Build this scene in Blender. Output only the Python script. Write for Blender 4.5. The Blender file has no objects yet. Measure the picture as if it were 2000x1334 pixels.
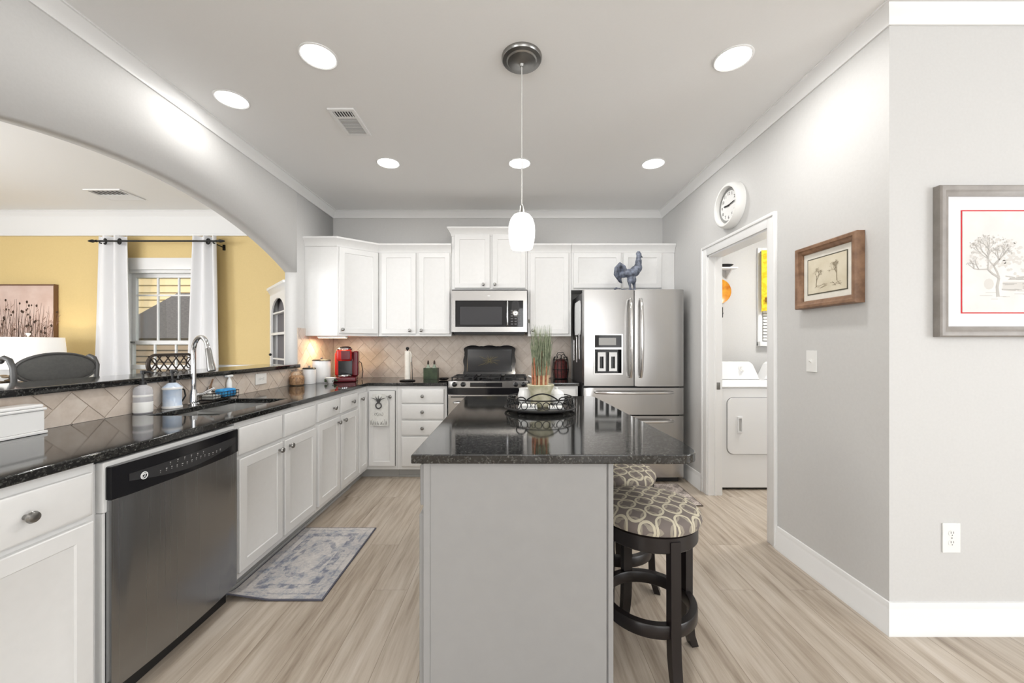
import bpy, bmesh, math, random
from mathutils import Vector, Matrix
random.seed(7)
sc = bpy.context.scene
C = sc.collection
PI = math.pi

# ------------------------------------------------------------------ camera, world, sun, big lights, exposure
F, HC, VPY = 750.0, 1.266, 675.0           # focal length in pixels (2000 wide), eye height, horizon row
cam = bpy.data.cameras.new('camera'); cam_o = bpy.data.objects.new('camera', cam); C.objects.link(cam_o)
cam_o.location = (0, 0, HC); cam_o.rotation_euler = (PI/2, 0, 0)
cam.sensor_width = 36; cam.lens = 36*F/2000; cam.shift_y = (VPY-667)/2000; cam.clip_start = 0.02
sc.camera = cam_o
sc.view_settings.view_transform = 'Standard'; sc.view_settings.look = 'None'
sc.view_settings.gamma = 1; sc.view_settings.exposure = 0.0
try: sc.view_settings.use_curve_mapping = False
except Exception: pass
w = bpy.data.worlds.new('sky'); sc.world = w; w.use_nodes = True
bg = w.node_tree.nodes['Background']; bg.inputs[0].default_value = (0.80, 0.90, 1.0, 1); bg.inputs[1].default_value = 1.0
def area(name, loc, rot, sx, sy, power, col=(1, 1, 1), shape='RECTANGLE', spread=None):
    l = bpy.data.lights.new(name, 'AREA'); l.shape = shape; l.size = sx; l.size_y = sy; l.energy = power; l.color = col
    if spread: l.spread = spread
    o = bpy.data.objects.new(name, l); C.objects.link(o); o.location = loc; o.rotation_euler = rot
    return o
sl = bpy.data.lights.new('sun', 'SUN'); sl.energy = 3.2; sl.angle = 0.02; sl.color = (1, .95, .86)
so = bpy.data.objects.new('sun', sl); C.objects.link(so); so.rotation_euler = (math.radians(48), 0, math.radians(-18))
# daylight area lights standing in for unseen windows behind and beside the camera
area('daylight_window_left', (-3.9, -3.93, 1.5), (PI/2, 0, 0), 2.4, 1.9, 120, (.95, .975, 1))
area('daylight_window_middle', (1.35, -3.93, 1.5), (PI/2, 0, 0), 1.1, 2.0, 36, (.95, .975, 1))
area('daylight_window_right', (3.0, -3.93, 1.5), (PI/2, 0, 0), 1.0, 2.0, 11, (.95, .975, 1))
area('daylight_sidelight', (.32, -3.93, 1.4), (PI/2, 0, 0), .26, 2.0, 7, (.95, .975, 1))
area('daylight_living_window', (4.93, -1.4, 1.5), (PI/2, 0, PI/2), 2.4, 2.0, 110, (.95, .975, 1))
area('living_ceiling_fill', (.2, -1.6, 1.75), (PI, 0, 0), 1.6, 1.6, 42, (1, .99, .97))  # upward fill added to brighten the kitchen ceiling, no fixture behind it
area('dining_ceiling_fill', (-4.6, 1.5, 1.75), (PI, 0, 0), .8, .8, 30, (.97, .985, 1))  # second added upward fill, lifts the dining ceiling; no lamp hangs here
area('daylight_dining_window', (-6.9, -2.0, 1.5), (PI/2, 0, -PI/2), 2.4, 1.8, 190, (.95, .975, 1))

# ------------------------------------------------------------------ helpers
def PX(px, Y): return (px-1000)*Y/F                      # world X of an image column at depth Y
def PZ(py, Y): return HC-(py-VPY)*Y/F                    # world Z of an image row at depth Y

class MB:
    def __init__(s): s.bm = bmesh.new(); s.M = Matrix.Identity(4); s.wn = False
    def v(s, x, y, z): return s.bm.verts.new(s.M @ Vector((x, y, z)))
    def f(s, vs):
        try: return s.bm.faces.new(vs)
        except ValueError: return None
    def box(s, x0, x1, y0, y1, z0, z1, b=0, seg=2):
        if x0 > x1: x0, x1 = x1, x0
        if y0 > y1: y0, y1 = y1, y0
        if z0 > z1: z0, z1 = z1, z0
        p = [s.v(x, y, z) for z in (z0, z1) for y in (y0, y1) for x in (x0, x1)]
        fs = [s.f([p[i] for i in q]) for q in ((0,2,3,1),(4,5,7,6),(0,1,5,4),(2,6,7,3),(0,4,6,2),(1,3,7,5))]
        if b: s.bev(fs, b, seg)
        return s
    def bev(s, fs, b, seg=2):
        s.wn = True
        es = list({e for f in fs for e in f.edges})
        bmesh.ops.bevel(s.bm, geom=es, offset=b, segments=seg, affect='EDGES', profile=.5)
    def prism(s, pts, axis, a0, a1, b=0, seg=2):
        def mk(p, a):
            if axis == 'x': return s.v(a, p[0], p[1])
            if axis == 'y': return s.v(p[0], a, p[1])
            return s.v(p[0], p[1], a)
        A = [mk(p, a0) for p in pts]; B = [mk(p, a1) for p in pts]; n = len(pts)
        fs = [s.f(A[::-1]), s.f(B)] + [s.f([A[i], A[(i+1) % n], B[(i+1) % n], B[i]]) for i in range(n)]
        fs = [f for f in fs if f]
        if b: s.bev(fs[:2], b, seg)
        return s
    def lathe(s, prof, cx=0, cy=0, cz=0, seg=32, sx=1, sy=1):
        rings = []
        for r, z in prof:
            if r < 1e-6: rings.append([s.v(cx, cy, cz+z)])
            else: rings.append([s.v(cx+sx*r*math.cos(2*PI*k/seg), cy+sy*r*math.sin(2*PI*k/seg), cz+z) for k in range(seg)])
        for a, b in zip(rings, rings[1:]):
            for k in range(seg):
                k2 = (k+1) % seg
                if len(a) == 1 and len(b) == 1: continue
                if len(a) == 1: s.f([a[0], b[k], b[k2]])
                elif len(b) == 1: s.f([a[k], a[k2], b[0]])
                else: s.f([a[k], a[k2], b[k2], b[k]])
        return s
    def tube(s, pts, r, seg=8, closed=False, cap=True):
        pts = [Vector(p) for p in pts]; n = len(pts)
        rad = r if isinstance(r, (list, tuple)) else [r]*n
        T = []
        for i in range(n):
            a = pts[i-1] if (i > 0 or closed) else pts[i]; b = pts[(i+1) % n] if (i < n-1 or closed) else pts[i]
            t = (b-a); T.append(t.normalized() if t.length > 1e-9 else Vector((0, 0, 1)))
        u = T[0].orthogonal().normalized(); rings = []
        for i in range(n):
            u = (u - T[i]*u.dot(T[i])); u = u.normalized() if u.length > 1e-6 else T[i].orthogonal().normalized()
            w_ = T[i].cross(u)
            rings.append([s.v(*(pts[i]+rad[i]*(math.cos(2*PI*k/seg)*u+math.sin(2*PI*k/seg)*w_))) for k in range(seg)])
        m = n if closed else n-1
        for i in range(m):
            a, b = rings[i], rings[(i+1) % n]
            off = 0
            if closed and i == n-1:
                off = min(range(seg), key=lambda o: sum((a[k].co-b[(k+o) % seg].co).length for k in range(seg)))
            for k in range(seg): s.f([a[k], a[(k+1) % seg], b[(k+1+off) % seg], b[(k+off) % seg]])
        if cap and not closed: s.f(rings[0][::-1]); s.f(rings[-1])
        return s
    def ball(s, c, r, seg=20, rings=12):
        r = r if isinstance(r, (list, tuple)) else (r, r, r); R = []
        for j in range(rings+1):
            a = PI*j/rings; z = -math.cos(a); q = math.sin(a)
            if j in (0, rings): R.append([s.v(c[0], c[1], c[2]+r[2]*z)])
            else: R.append([s.v(c[0]+r[0]*q*math.cos(2*PI*k/seg), c[1]+r[1]*q*math.sin(2*PI*k/seg), c[2]+r[2]*z) for k in range(seg)])
        for a, b in zip(R, R[1:]):
            for k in range(seg):
                k2 = (k+1) % seg
                if len(a) == 1: s.f([a[0], b[k2], b[k]])
                elif len(b) == 1: s.f([a[k], a[k2], b[0]])
                else: s.f([a[k], a[k2], b[k2], b[k]])
        return s
    def rings(s, x0, x1, z0, z1, R, cap=True, back=True):       # stacked rectangles (inset, y): panel doors, drawer fronts, frames
        L = []
        for i, y in R: L.append([s.v(x0+i, y, z0+i), s.v(x1-i, y, z0+i), s.v(x1-i, y, z1-i), s.v(x0+i, y, z1-i)])
        for a, b in zip(L, L[1:]):
            for k in range(4): s.f([a[k], a[(k+1) % 4], b[(k+1) % 4], b[k]])
        if back: s.f(L[0][::-1])
        if cap: s.f(L[-1])
        return s
    def sweep(s, prof, path, closed=False):                     # profile (offset to the right of travel, z) along a plan polyline, mitred
        n = len(path); P = [Vector((p[0], p[1])) for p in path]; rr = []
        for i in range(n):
            ds = []
            if i > 0: ds.append((P[i]-P[i-1]).normalized())
            if i < n-1: ds.append((P[i+1]-P[i]).normalized())
            ns = [Vector((d.y, -d.x)) for d in ds]
            if len(ns) == 2: m = (ns[0]+ns[1]).normalized(); m = m/max(.2, m.dot(ns[0]))
            else: m = ns[0]
            rr.append([s.v(P[i].x+m.x*d, P[i].y+m.y*d, z) for d, z in prof])
        k = len(prof)
        for a, b in zip(rr, rr[1:]):
            for j in range(k): s.f([a[j], a[(j+1) % k], b[(j+1) % k], b[j]])
        s.f(rr[0]); s.f(rr[-1][::-1])
        return s
    def slab(s, xs, ys, keep, z0, z1):                          # grid of cells with holes, one clean shell
        V = {}
        def g(i, j, z):
            if (i, j, z) not in V: V[(i, j, z)] = s.v(xs[i], ys[j], z)
            return V[(i, j, z)]
        nx, ny = len(xs)-1, len(ys)-1
        K = lambda i, j: 0 <= i < nx and 0 <= j < ny and keep(i, j)
        for i in range(nx):
            for j in range(ny):
                if not K(i, j): continue
                s.f([g(i, j, z1), g(i+1, j, z1), g(i+1, j+1, z1), g(i, j+1, z1)])
                s.f([g(i, j, z0), g(i, j+1, z0), g(i+1, j+1, z0), g(i+1, j, z0)])
                for (di, dj, a, b) in ((-1, 0, (i, j+1), (i, j)), (1, 0, (i+1, j), (i+1, j+1)), (0, -1, (i, j), (i+1, j)), (0, 1, (i+1, j+1), (i, j+1))):
                    if not K(i+di, j+dj): s.f([g(*a, z0), g(*b, z0), g(*b, z1), g(*a, z1)])
        return s
    def strip(s, pts, wd, y):                                   # flat ribbon in the local xz plane at y
        n = len(pts); L = []
        for i in range(n):
            a = pts[max(0, i-1)]; b = pts[min(n-1, i+1)]; dx, dz = b[0]-a[0], b[1]-a[1]; l = math.hypot(dx, dz) or 1
            ww = wd[i] if isinstance(wd, (list, tuple)) else wd
            L.append((s.v(pts[i][0]-dz/l*ww/2, y, pts[i][1]+dx/l*ww/2), s.v(pts[i][0]+dz/l*ww/2, y, pts[i][1]-dx/l*ww/2)))
        for a, b in zip(L, L[1:]): s.f([a[0], a[1], b[1], b[0]])
        return s
    def disc(s, x, z, r, y, seg=10, sz=1):
        s.f([s.v(x+r*math.cos(2*PI*k/seg), y, z+sz*r*math.sin(2*PI*k/seg)) for k in range(seg)]); return s
    def text(s, txt, size, M, extrude=.0006):                   # lettering lying in M's xy plane
        cu = bpy.data.curves.new('lettering', 'FONT'); cu.body = txt; cu.size = size; cu.align_x = 'CENTER'; cu.align_y = 'CENTER'; cu.extrude = extrude
        o = bpy.data.objects.new('lettering', cu); C.objects.link(o)
        me = bpy.data.meshes.new_from_object(o.evaluated_get(bpy.context.evaluated_depsgraph_get()))
        vs = [s.bm.verts.new(s.M @ M @ v.co) for v in me.vertices]
        for p in me.polygons: s.f([vs[i] for i in p.vertices])
        bpy.data.objects.remove(o); bpy.data.curves.remove(cu); bpy.data.meshes.remove(me)
        return s
    def mesh(s, name, mat, angle=38, smooth=True, normals=True):
        if normals: bmesh.ops.recalc_face_normals(s.bm, faces=s.bm.faces)
        a = math.radians(angle)
        for f in s.bm.faces: f.smooth = smooth
        for e in s.bm.edges: e.smooth = (len(e.link_faces) != 2) or e.calc_face_angle(0) < a
        me = bpy.data.meshes.new(name); s.bm.to_mesh(me); s.bm.free()
        for m in (mat if isinstance(mat, (list, tuple)) else [mat]): me.materials.append(m)
        return me

def wnorm(o, mb):
    if mb.wn:
        q = o.modifiers.new('weighted_normal', 'WEIGHTED_NORMAL'); q.keep_sharp = True
    return o
OFF = {}
def tag(o, label=None, cat=None, group=None, kind=None):
    if label: o['label'] = label
    if cat: o['category'] = cat
    if group: o['group'] = group
    if kind: o['kind'] = kind
    return o
def thing(name, label, cat, loc, rotz=0, group=None, world=False):     # an Empty at the base of a thing
    o = bpy.data.objects.new(name, None); C.objects.link(o); o.empty_display_size = .05
    o.location = loc; o.rotation_euler = (0, 0, rotz); tag(o, label, cat, group)
    OFF[o.name] = Vector(loc) if world else None
    return o
def part(name, mb, mat, parent, label=None, **k):
    off = OFF.get(parent.name)
    if off is not None:
        for v in mb.bm.verts: v.co -= off
    o = bpy.data.objects.new(name, mb.mesh(name, mat, **k)); C.objects.link(o); o.parent = parent; wnorm(o, mb)
    OFF[o.name] = off
    if label: o['label'] = label
    return o
def single(name, mb, mat, label, cat, group=None, **k):                # a thing that is one mesh
    vs = mb.bm.verts; lo = [min(v.co[i] for v in vs) for i in range(3)]; hi = [max(v.co[i] for v in vs) for i in range(3)]
    c = Vector(((lo[0]+hi[0])/2, (lo[1]+hi[1])/2, lo[2]))
    for v in vs: v.co -= c
    o = bpy.data.objects.new(name, mb.mesh(name, mat, **k)); C.objects.link(o); o.location = c; wnorm(o, mb)
    return tag(o, label, cat, group)
def struct(name, mb, mat, parent=None, **k):
    o = bpy.data.objects.new(name, mb.mesh(name, mat, **k)); C.objects.link(o)
    if parent: o.parent = parent
    else: o['kind'] = 'structure'
    return o
def copy_tree(o, parent=None):
    c = o.copy(); C.objects.link(c)
    if parent: c.parent = parent
    for ch in o.children: copy_tree(ch, c)
    return c
def clone(o, loc, label, rotz=None):
    c = copy_tree(o); c.location = loc; c['label'] = label
    if rotz is not None: c.rotation_euler = (0, 0, rotz)
    return c
def arc(cx, cy, r, a0, a1, n=12): return [(cx+r*math.cos(a0+(a1-a0)*i/n), cy+r*math.sin(a0+(a1-a0)*i/n)) for i in range(n+1)]
def rrect(x0, x1, y0, y1, r, n=5):
    return arc(x1-r, y1-r, r, 0, PI/2, n)+arc(x0+r, y1-r, r, PI/2, PI, n)+arc(x0+r, y0+r, r, PI, 1.5*PI, n)+arc(x1-r, y0+r, r, 1.5*PI, 2*PI, n)

# ------------------------------------------------------------------ materials
def S(r, g, b):
    f = lambda c: (c/255/12.92) if c/255 <= .04045 else ((c/255+.055)/1.055)**2.4
    return (f(r), f(g), f(b), 1)
def mat(name, col, rough=.5, metal=0, **k):
    m = bpy.data.materials.new(name); m.use_nodes = True; b = m.node_tree.nodes['Principled BSDF']
    b.inputs['Base Color'].default_value = col; b.inputs['Roughness'].default_value = rough; b.inputs['Metallic'].default_value = metal
    for kk, vv in k.items(): b.inputs[kk.replace('_', ' ')].default_value = vv
    return m
def nd(m, t, **k):
    n = m.node_tree.nodes.new(t)
    for a, b in k.items(): setattr(n, a, b)
    return n
def lk(m, a, b): m.node_tree.links.new(a, b)
def P(m): return m.node_tree.nodes['Principled BSDF']
def ramp(m, stops, src):
    r = nd(m, 'ShaderNodeValToRGB'); lk(m, src, r.inputs[0]); e = r.color_ramp.elements
    e[0].position, e[0].color = stops[0]; e[1].position, e[1].color = stops[-1]
    for p, c in stops[1:-1]: x = e.new(p); x.color = c
    return r.outputs[0]
def coords(m, kind='Object', scale=(1, 1, 1), rot=(0, 0, 0)):
    t = nd(m, 'ShaderNodeTexCoord'); q = nd(m, 'ShaderNodeMapping'); lk(m, t.outputs[kind], q.inputs[0])
    q.inputs['Scale'].default_value = scale; q.inputs['Rotation'].default_value = rot
    return q.outputs[0]
def noise(m, vec, scale, detail=3, rough=.5):
    n = nd(m, 'ShaderNodeTexNoise'); n.inputs['Scale'].default_value = scale; n.inputs['Detail'].default_value = detail; n.inputs['Roughness'].default_value = rough
    lk(m, vec, n.inputs['Vector']); return n.outputs['Fac']
def bump(m, src, strength, dist=.002):
    b = nd(m, 'ShaderNodeBump'); b.inputs['Strength'].default_value = strength; b.inputs['Distance'].default_value = dist
    lk(m, src, b.inputs['Height']); lk(m, b.outputs[0], P(m).inputs['Normal'])
def noisy(name, c0, c1, scale, rough=.5, metal=0, stretch=(1, 1, 1), bmp=0, detail=4, lo=.3, hi=.7, **k):
    m = mat(name, c0, rough, metal, **k); n = noise(m, coords(m, 'Object', stretch), scale, detail)
    lk(m, ramp(m, [(lo, c0), (hi, c1)], n), P(m).inputs['Base Color'])
    if bmp: bump(m, n, bmp)
    return m
M = {}
M['wall'] = noisy('wall_paint_greige', (.60, .595, .585, 1), (.62, .615, .605, 1), 90, .65, bmp=.04)
M['yellow'] = noisy('wall_paint_yellow', (.70, .535, .245, 1), (.72, .55, .255, 1), 60, .65, bmp=.03)
M['ceil'] = noisy('ceiling_paint', (.89, .89, .885, 1), (.90, .90, .895, 1), 90, .8, bmp=.03)
M['trim'] = mat('trim_paint_white', (.82, .82, .815, 1), .35)
M['cab'] = noisy('cabinet_paint_white', (.745, .743, .735, 1), (.765, .763, .755, 1), 30, .35, bmp=.01)
M['isl'] = noisy('island_paint_gray', (.29, .285, .279, 1), (.30, .295, .289, 1), 20, .45, bmp=.01)
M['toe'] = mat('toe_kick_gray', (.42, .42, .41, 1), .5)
def steel(name, col, rough, axis, amt=.05, bm=.015):
    m = mat(name, col, rough, 1); n = noise(m, coords(m, 'Object', axis), 1, 3)
    mr = nd(m, 'ShaderNodeMapRange'); mr.inputs['To Min'].default_value = rough-amt; mr.inputs['To Max'].default_value = rough+amt
    lk(m, n, mr.inputs[0]); lk(m, mr.outputs[0], P(m).inputs['Roughness'])
    P(m).inputs['Anisotropic'].default_value = .6
    if bm: bump(m, n, bm, .0003)
    return m
M['steel'] = steel('stainless_steel_brushed', (.46, .45, .44, 1), .24, (3, 3, 600))
M['steel_dw'] = steel('stainless_steel_dishwasher', (.33, .335, .34, 1), .26, (2, 260, .6), .04, 0)
M['steel_plain'] = mat('steel_polished', (.66, .65, .64, 1), .16, 1)
M['nickel'] = mat('brushed_nickel', (.30, .295, .285, 1), .28, 1)
M['chrome'] = mat('chrome', (.75, .76, .78, 1), .06, 1)
M['black_gloss'] = mat('black_gloss', (.006, .006, .008, 1), .12)
M['black'] = mat('black_satin', (.012, .012, .013, 1), .42)
M['black_glass'] = mat('black_glass', (.012, .012, .014, 1), .04)
M['dark_side'] = mat('dark_gray_enamel', (.06, .058, .06, 1), .45)
M['iron'] = mat('wrought_iron', (.02, .02, .02, 1), .45, .6)
M['pewter'] = mat('pewter_iron', (.10, .10, .10, 1), .38, .5)
M['ceramic'] = mat('white_ceramic', (.86, .86, .85, 1), .15)
M['plastic'] = mat('white_plastic', (.84, .84, .82, 1), .35)
M['enamel'] = mat('white_enamel', (.85, .855, .86, 1), .2)
M['red'] = mat('red_gloss_plastic', (.55, .015, .012, 1), .22)
M['darkred'] = mat('dark_red_plastic', (.12, .006, .014, 1), .25)
def glow(name, col, strength):
    m = mat(name, (.9, .9, .9, 1), .4); P(m).inputs['Emission Color'].default_value = col; P(m).inputs['Emission Strength'].default_value = strength; return m
M['lamp'] = glow('lit_lens', (1, .98, .94, 1), 9)
M['pend'] = glow('lit_white_glass', (1, .97, .92, 1), .75)
M['shade'] = glow('lit_linen_shade', (1, .93, .80, 1), .35)
M['ucl'] = glow('lit_warm_lens', (1, .80, .48, 1), 6)
def glass(name, col=(1, 1, 1, 1), refl=.12):
    m = bpy.data.materials.new(name); m.use_nodes = True; nt = m.node_tree; nt.nodes.remove(P(m))
    a = nd(m, 'ShaderNodeBsdfTransparent'); b = nd(m, 'ShaderNodeBsdfGlossy'); x = nd(m, 'ShaderNodeMixShader')
    a.inputs[0].default_value = col; b.inputs['Roughness'].default_value = .02
    fr = nd(m, 'ShaderNodeFresnel'); fr.inputs[0].default_value = 1.45
    mu = nd(m, 'ShaderNodeMath', operation='MULTIPLY'); mu.inputs[1].default_value = .45; lk(m, fr.outputs[0], mu.inputs[0]); lk(m, mu.outputs[0], x.inputs[0]); lk(m, a.outputs[0], x.inputs[1]); lk(m, b.outputs[0], x.inputs[2]); lk(m, x.outputs[0], nt.nodes['Material Output'].inputs[0])
    return m
M['glass'] = glass('clear_glass'); M['glass_dim'] = glass('dim_glass', (.75, .77, .8, 1)); M['smoke'] = glass('smoked_plastic', (.35, .12, .14, 1))

# granite: near black, fine pale and dark crystals
m = M['granite'] = mat('black_granite', (.012, .012, .012, 1), .07); v = coords(m)
n1 = noise(m, v, 260, 4, .7); vo = nd(m, 'ShaderNodeTexVoronoi'); vo.inputs['Scale'].default_value = 170; lk(m, v, vo.inputs['Vector'])
mm = nd(m, 'ShaderNodeMath', operation='MULTIPLY'); lk(m, n1, mm.inputs[0]); lk(m, vo.outputs['Color'], mm.inputs[1])
lk(m, ramp(m, [(.16, (.006, .006, .0065, 1)), (.34, (.018, .018, .017, 1)), (.46, (.065, .066, .06, 1)), (.6, (.14, .14, .125, 1))], mm.outputs[0]), P(m).inputs['Base Color'])
P(m).inputs['IOR'].default_value = 1.65

# floor: long pale planks running away from the viewer
m = M['floor'] = mat('oak_vinyl_planks', (.5, .45, .4, 1), .38)
t = nd(m, 'ShaderNodeTexCoord'); sx = nd(m, 'ShaderNodeSeparateXYZ'); lk(m, t.outputs['Object'], sx.inputs[0]); cx = nd(m, 'ShaderNodeCombineXYZ')
lk(m, sx.outputs[1], cx.inputs[0]); lk(m, sx.outputs[0], cx.inputs[1])
br = nd(m, 'ShaderNodeTexBrick', offset=.37, offset_frequency=2); lk(m, cx.outputs[0], br.inputs['Vector'])
for kk, vv in (('Scale', 1), ('Brick Width', 1.22), ('Row Height', .18), ('Mortar Size', .0011), ('Mortar Smooth', .3), ('Bias', 0)): br.inputs[kk].default_value = vv
br.inputs['Color1'].default_value = (0, 0, 0, 1); br.inputs['Color2'].default_value = (1, 1, 1, 1); br.inputs['Mortar'].default_value = (.5, .5, .5, 1)
pv = nd(m, 'ShaderNodeVectorMath', operation='MULTIPLY_ADD'); lk(m, br.outputs['Color'], pv.inputs[0]); pv.inputs[1].default_value = (7, 13, 3)
st = nd(m, 'ShaderNodeVectorMath', operation='MULTIPLY'); lk(m, cx.outputs[0], st.inputs[0]); st.inputs[1].default_value = (1.6, 22, 1); lk(m, st.outputs[0], pv.inputs[2])
g1 = noise(m, pv.outputs[0], 1.3, 6, .62)
st2 = nd(m, 'ShaderNodeVectorMath', operation='MULTIPLY'); lk(m, cx.outputs[0], st2.inputs[0]); st2.inputs[1].default_value = (.8, 5, 1)
g2 = noise(m, st2.outputs[0], 1.4, 3)
mx = nd(m, 'ShaderNodeMath', operation='MULTIPLY_ADD'); lk(m, br.outputs['Color'], mx.inputs[0]); mx.inputs[1].default_value = .16; lk(m, g1, mx.inputs[2])
mx2 = nd(m, 'ShaderNodeMath', operation='MULTIPLY_ADD'); lk(m, g2, mx2.inputs[0]); mx2.inputs[1].default_value = .25; lk(m, mx.outputs[0], mx2.inputs[2])
fc = ramp(m, [(.40, S(122, 108, 93)), (.58, S(163, 149, 133)), (.75, S(184, 172, 157)), (.95, S(199, 189, 177))], mx2.outputs[0])
mo = nd(m, 'ShaderNodeMix', data_type='RGBA'); lk(m, br.outputs['Fac'], mo.inputs[0]); lk(m, fc, mo.inputs[6]); mo.inputs[7].default_value = S(128, 114, 99)
lk(m, mo.outputs[2], P(m).inputs['Base Color']); bump(m, g1, .04, .001)

# travertine tile; a value stored per tile varies the tone
m = M['tile'] = mat('travertine_tile', (.6, .5, .42, 1), .38)
at_ = nd(m, 'ShaderNodeAttribute', attribute_name='tone'); v = coords(m, 'Object')
n1 = noise(m, v, 14, 6, .65); a = nd(m, 'ShaderNodeMath', operation='MULTIPLY_ADD'); lk(m, at_.outputs['Fac'], a.inputs[0]); a.inputs[1].default_value = .22; lk(m, n1, a.inputs[2])
lk(m, ramp(m, [(.30, S(190, 175, 161)), (.60, S(209, 196, 184)), (.9, S(221, 211, 200))], a.outputs[0]), P(m).inputs['Base Color'])
M['grout'] = mat('tile_grout', S(192, 178, 164), .9)

# stool fabric: taupe with pale interlocking rings
m = M['trellis'] = mat('trellis_fabric', (.2, .17, .15, 1), .85); v = coords(m, 'Object', (1/.075, 1/.075, 1))
def rings_of(offset):
    a = nd(m, 'ShaderNodeVectorMath', operation='ADD'); lk(m, v, a.inputs[0]); a.inputs[1].default_value = offset
    fr = nd(m, 'ShaderNodeVectorMath', operation='FRACTION'); lk(m, a.outputs[0], fr.inputs[0])
    sb = nd(m, 'ShaderNodeVectorMath', operation='SUBTRACT'); lk(m, fr.outputs[0], sb.inputs[0]); sb.inputs[1].default_value = (.5, .5, 0)
    ml = nd(m, 'ShaderNodeVectorMath', operation='MULTIPLY'); lk(m, sb.outputs[0], ml.inputs[0]); ml.inputs[1].default_value = (1, 1, 0)
    le = nd(m, 'ShaderNodeVectorMath', operation='LENGTH'); lk(m, ml.outputs[0], le.inputs[0])
    c = nd(m, 'ShaderNodeMath', operation='COMPARE'); lk(m, le.outputs['Value'], c.inputs[0]); c.inputs[1].default_value = .43; c.inputs[2].default_value = .055
    return c.outputs[0]
r1 = rings_of((0, 0, 0)); r2 = rings_of((.5, .5, 0)); o_ = nd(m, 'ShaderNodeMath', operation='MULTIPLY'); lk(m, r2, o_.inputs[0]); o_.inputs[1].default_value = .35
mxx = nd(m, 'ShaderNodeMath', operation='MAXIMUM'); lk(m, r1, mxx.inputs[0]); lk(m, o_.outputs[0], mxx.inputs[1])
mi = nd(m, 'ShaderNodeMix', data_type='RGBA'); lk(m, mxx.outputs[0], mi.inputs[0]); mi.inputs[6].default_value = S(112, 103, 98); mi.inputs[7].default_value = S(192, 184, 162)
lk(m, mi.outputs[2], P(m).inputs['Base Color'])

# rugs
def rug_mat(name, stops, sc_, edge):
    m = mat(name, (.5, .5, .5, 1), .95); v = coords(m, 'Object')
    wv = nd(m, 'ShaderNodeTexVoronoi', feature='SMOOTH_F1'); wv.inputs['Scale'].default_value = sc_; n0 = noise(m, v, sc_*1.1, 3)
    ad = nd(m, 'ShaderNodeVectorMath', operation='MULTIPLY_ADD'); cmb = nd(m, 'ShaderNodeCombineXYZ'); lk(m, n0, cmb.inputs[0]); lk(m, n0, cmb.inputs[1])
    lk(m, cmb.outputs[0], ad.inputs[0]); ad.inputs[1].default_value = (.12, .12, 0); lk(m, v, ad.inputs[2]); lk(m, ad.outputs[0], wv.inputs['Vector'])
    n1 = noise(m, v, 70, 5, .7); a = nd(m, 'ShaderNodeMath', operation='MULTIPLY_ADD'); lk(m, wv.outputs['Distance'], a.inputs[0]); a.inputs[1].default_value = .55; lk(m, n1, a.inputs[2])
    col = ramp(m, stops, a.outputs[0])
    if edge:
        hx, hy, dark = edge
        def math_(op, *ins):
            q = nd(m, 'ShaderNodeMath', operation=op)
            for i_, x_ in enumerate(ins):
                if isinstance(x_, (int, float)): q.inputs[i_].default_value = x_
                else: lk(m, x_, q.inputs[i_])
            return q.outputs[0]
        sp = nd(m, 'ShaderNodeSeparateXYZ'); lk(m, v, sp.inputs[0])
        ax, ay = math_('ABSOLUTE', sp.outputs[0]), math_('ABSOLUTE', sp.outputs[1])
        d = math_('MINIMUM', math_('SUBTRACT', hx, ax), math_('SUBTRACT', hy, ay))
        b1 = math_('COMPARE', d, .045, .006); b2 = math_('COMPARE', d, .105, .020)
        el = math_('SQRT', math_('ADD', math_('POWER', math_('DIVIDE', ax, hx*.42), 2.0), math_('POWER', math_('DIVIDE', ay, hy*.5), 2.0)))
        b3 = math_('COMPARE', math_('ADD', el, math_('MULTIPLY', n0, .5)), 1.2, .13)
        bands = math_('MAXIMUM', math_('MULTIPLY', b1, .5), math_('MAXIMUM', math_('MULTIPLY', b2, .8), math_('MULTIPLY', b3, .7)))
        worn = ramp(m, [(.42, (0, 0, 0, 1)), (.58, (1, 1, 1, 1))], noise(m, v, 26, 5, .7))
        fac = math_('MULTIPLY', bands, worn)
        mi_ = nd(m, 'ShaderNodeMix', data_type='RGBA'); lk(m, fac, mi_.inputs[0]); lk(m, col, mi_.inputs[6]); mi_.inputs[7].default_value = dark; col = mi_.outputs[2]
    lk(m, col, P(m).inputs['Base Color']); bump(m, n1, .4, .003)
    return m
M['rug_blue'] = rug_mat('faded_blue_rug', [(.42, S(124, 130, 146)), (.58, S(160, 162, 168)), (.74, S(184, 180, 178)), (.95, S(200, 196, 192))], 16, (.247, .377, S(104, 110, 128)))
M['rug_gray'] = rug_mat('gray_floral_rug', [(.5, S(104, 98, 96)), (.66, S(150, 140, 134)), (.8, S(196, 184, 176)), (.95, S(214, 206, 200))], 13, None)
M['rug_edge'] = mat('rug_binding', S(92, 92, 104), .9)
M['rug_edge2'] = mat('rug_binding_brown', S(92, 82, 74), .9)

# ------------------------------------------------------------------ the setting
YB, XL, XR, YC, ZC = 4.237, -1.975, 1.66, 1.69, 2.743      # back wall, left wall, right wall, corner of the right wall, ceiling
XLB = -2.085                                               # dining side of the left wall
struct('floor', MB().box(-7.2, 5.2, -4.2, YB+.1, -.06, 0), M['floor'])
struct('ceiling', MB().box(-7.2, 5.2, -4.2, YB+.1, ZC, ZC+.08), M['ceil'])
struct('wall_back', MB().box(XLB, 4.3, YB, YB+.12, 0, ZC), M['wall'])
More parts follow.
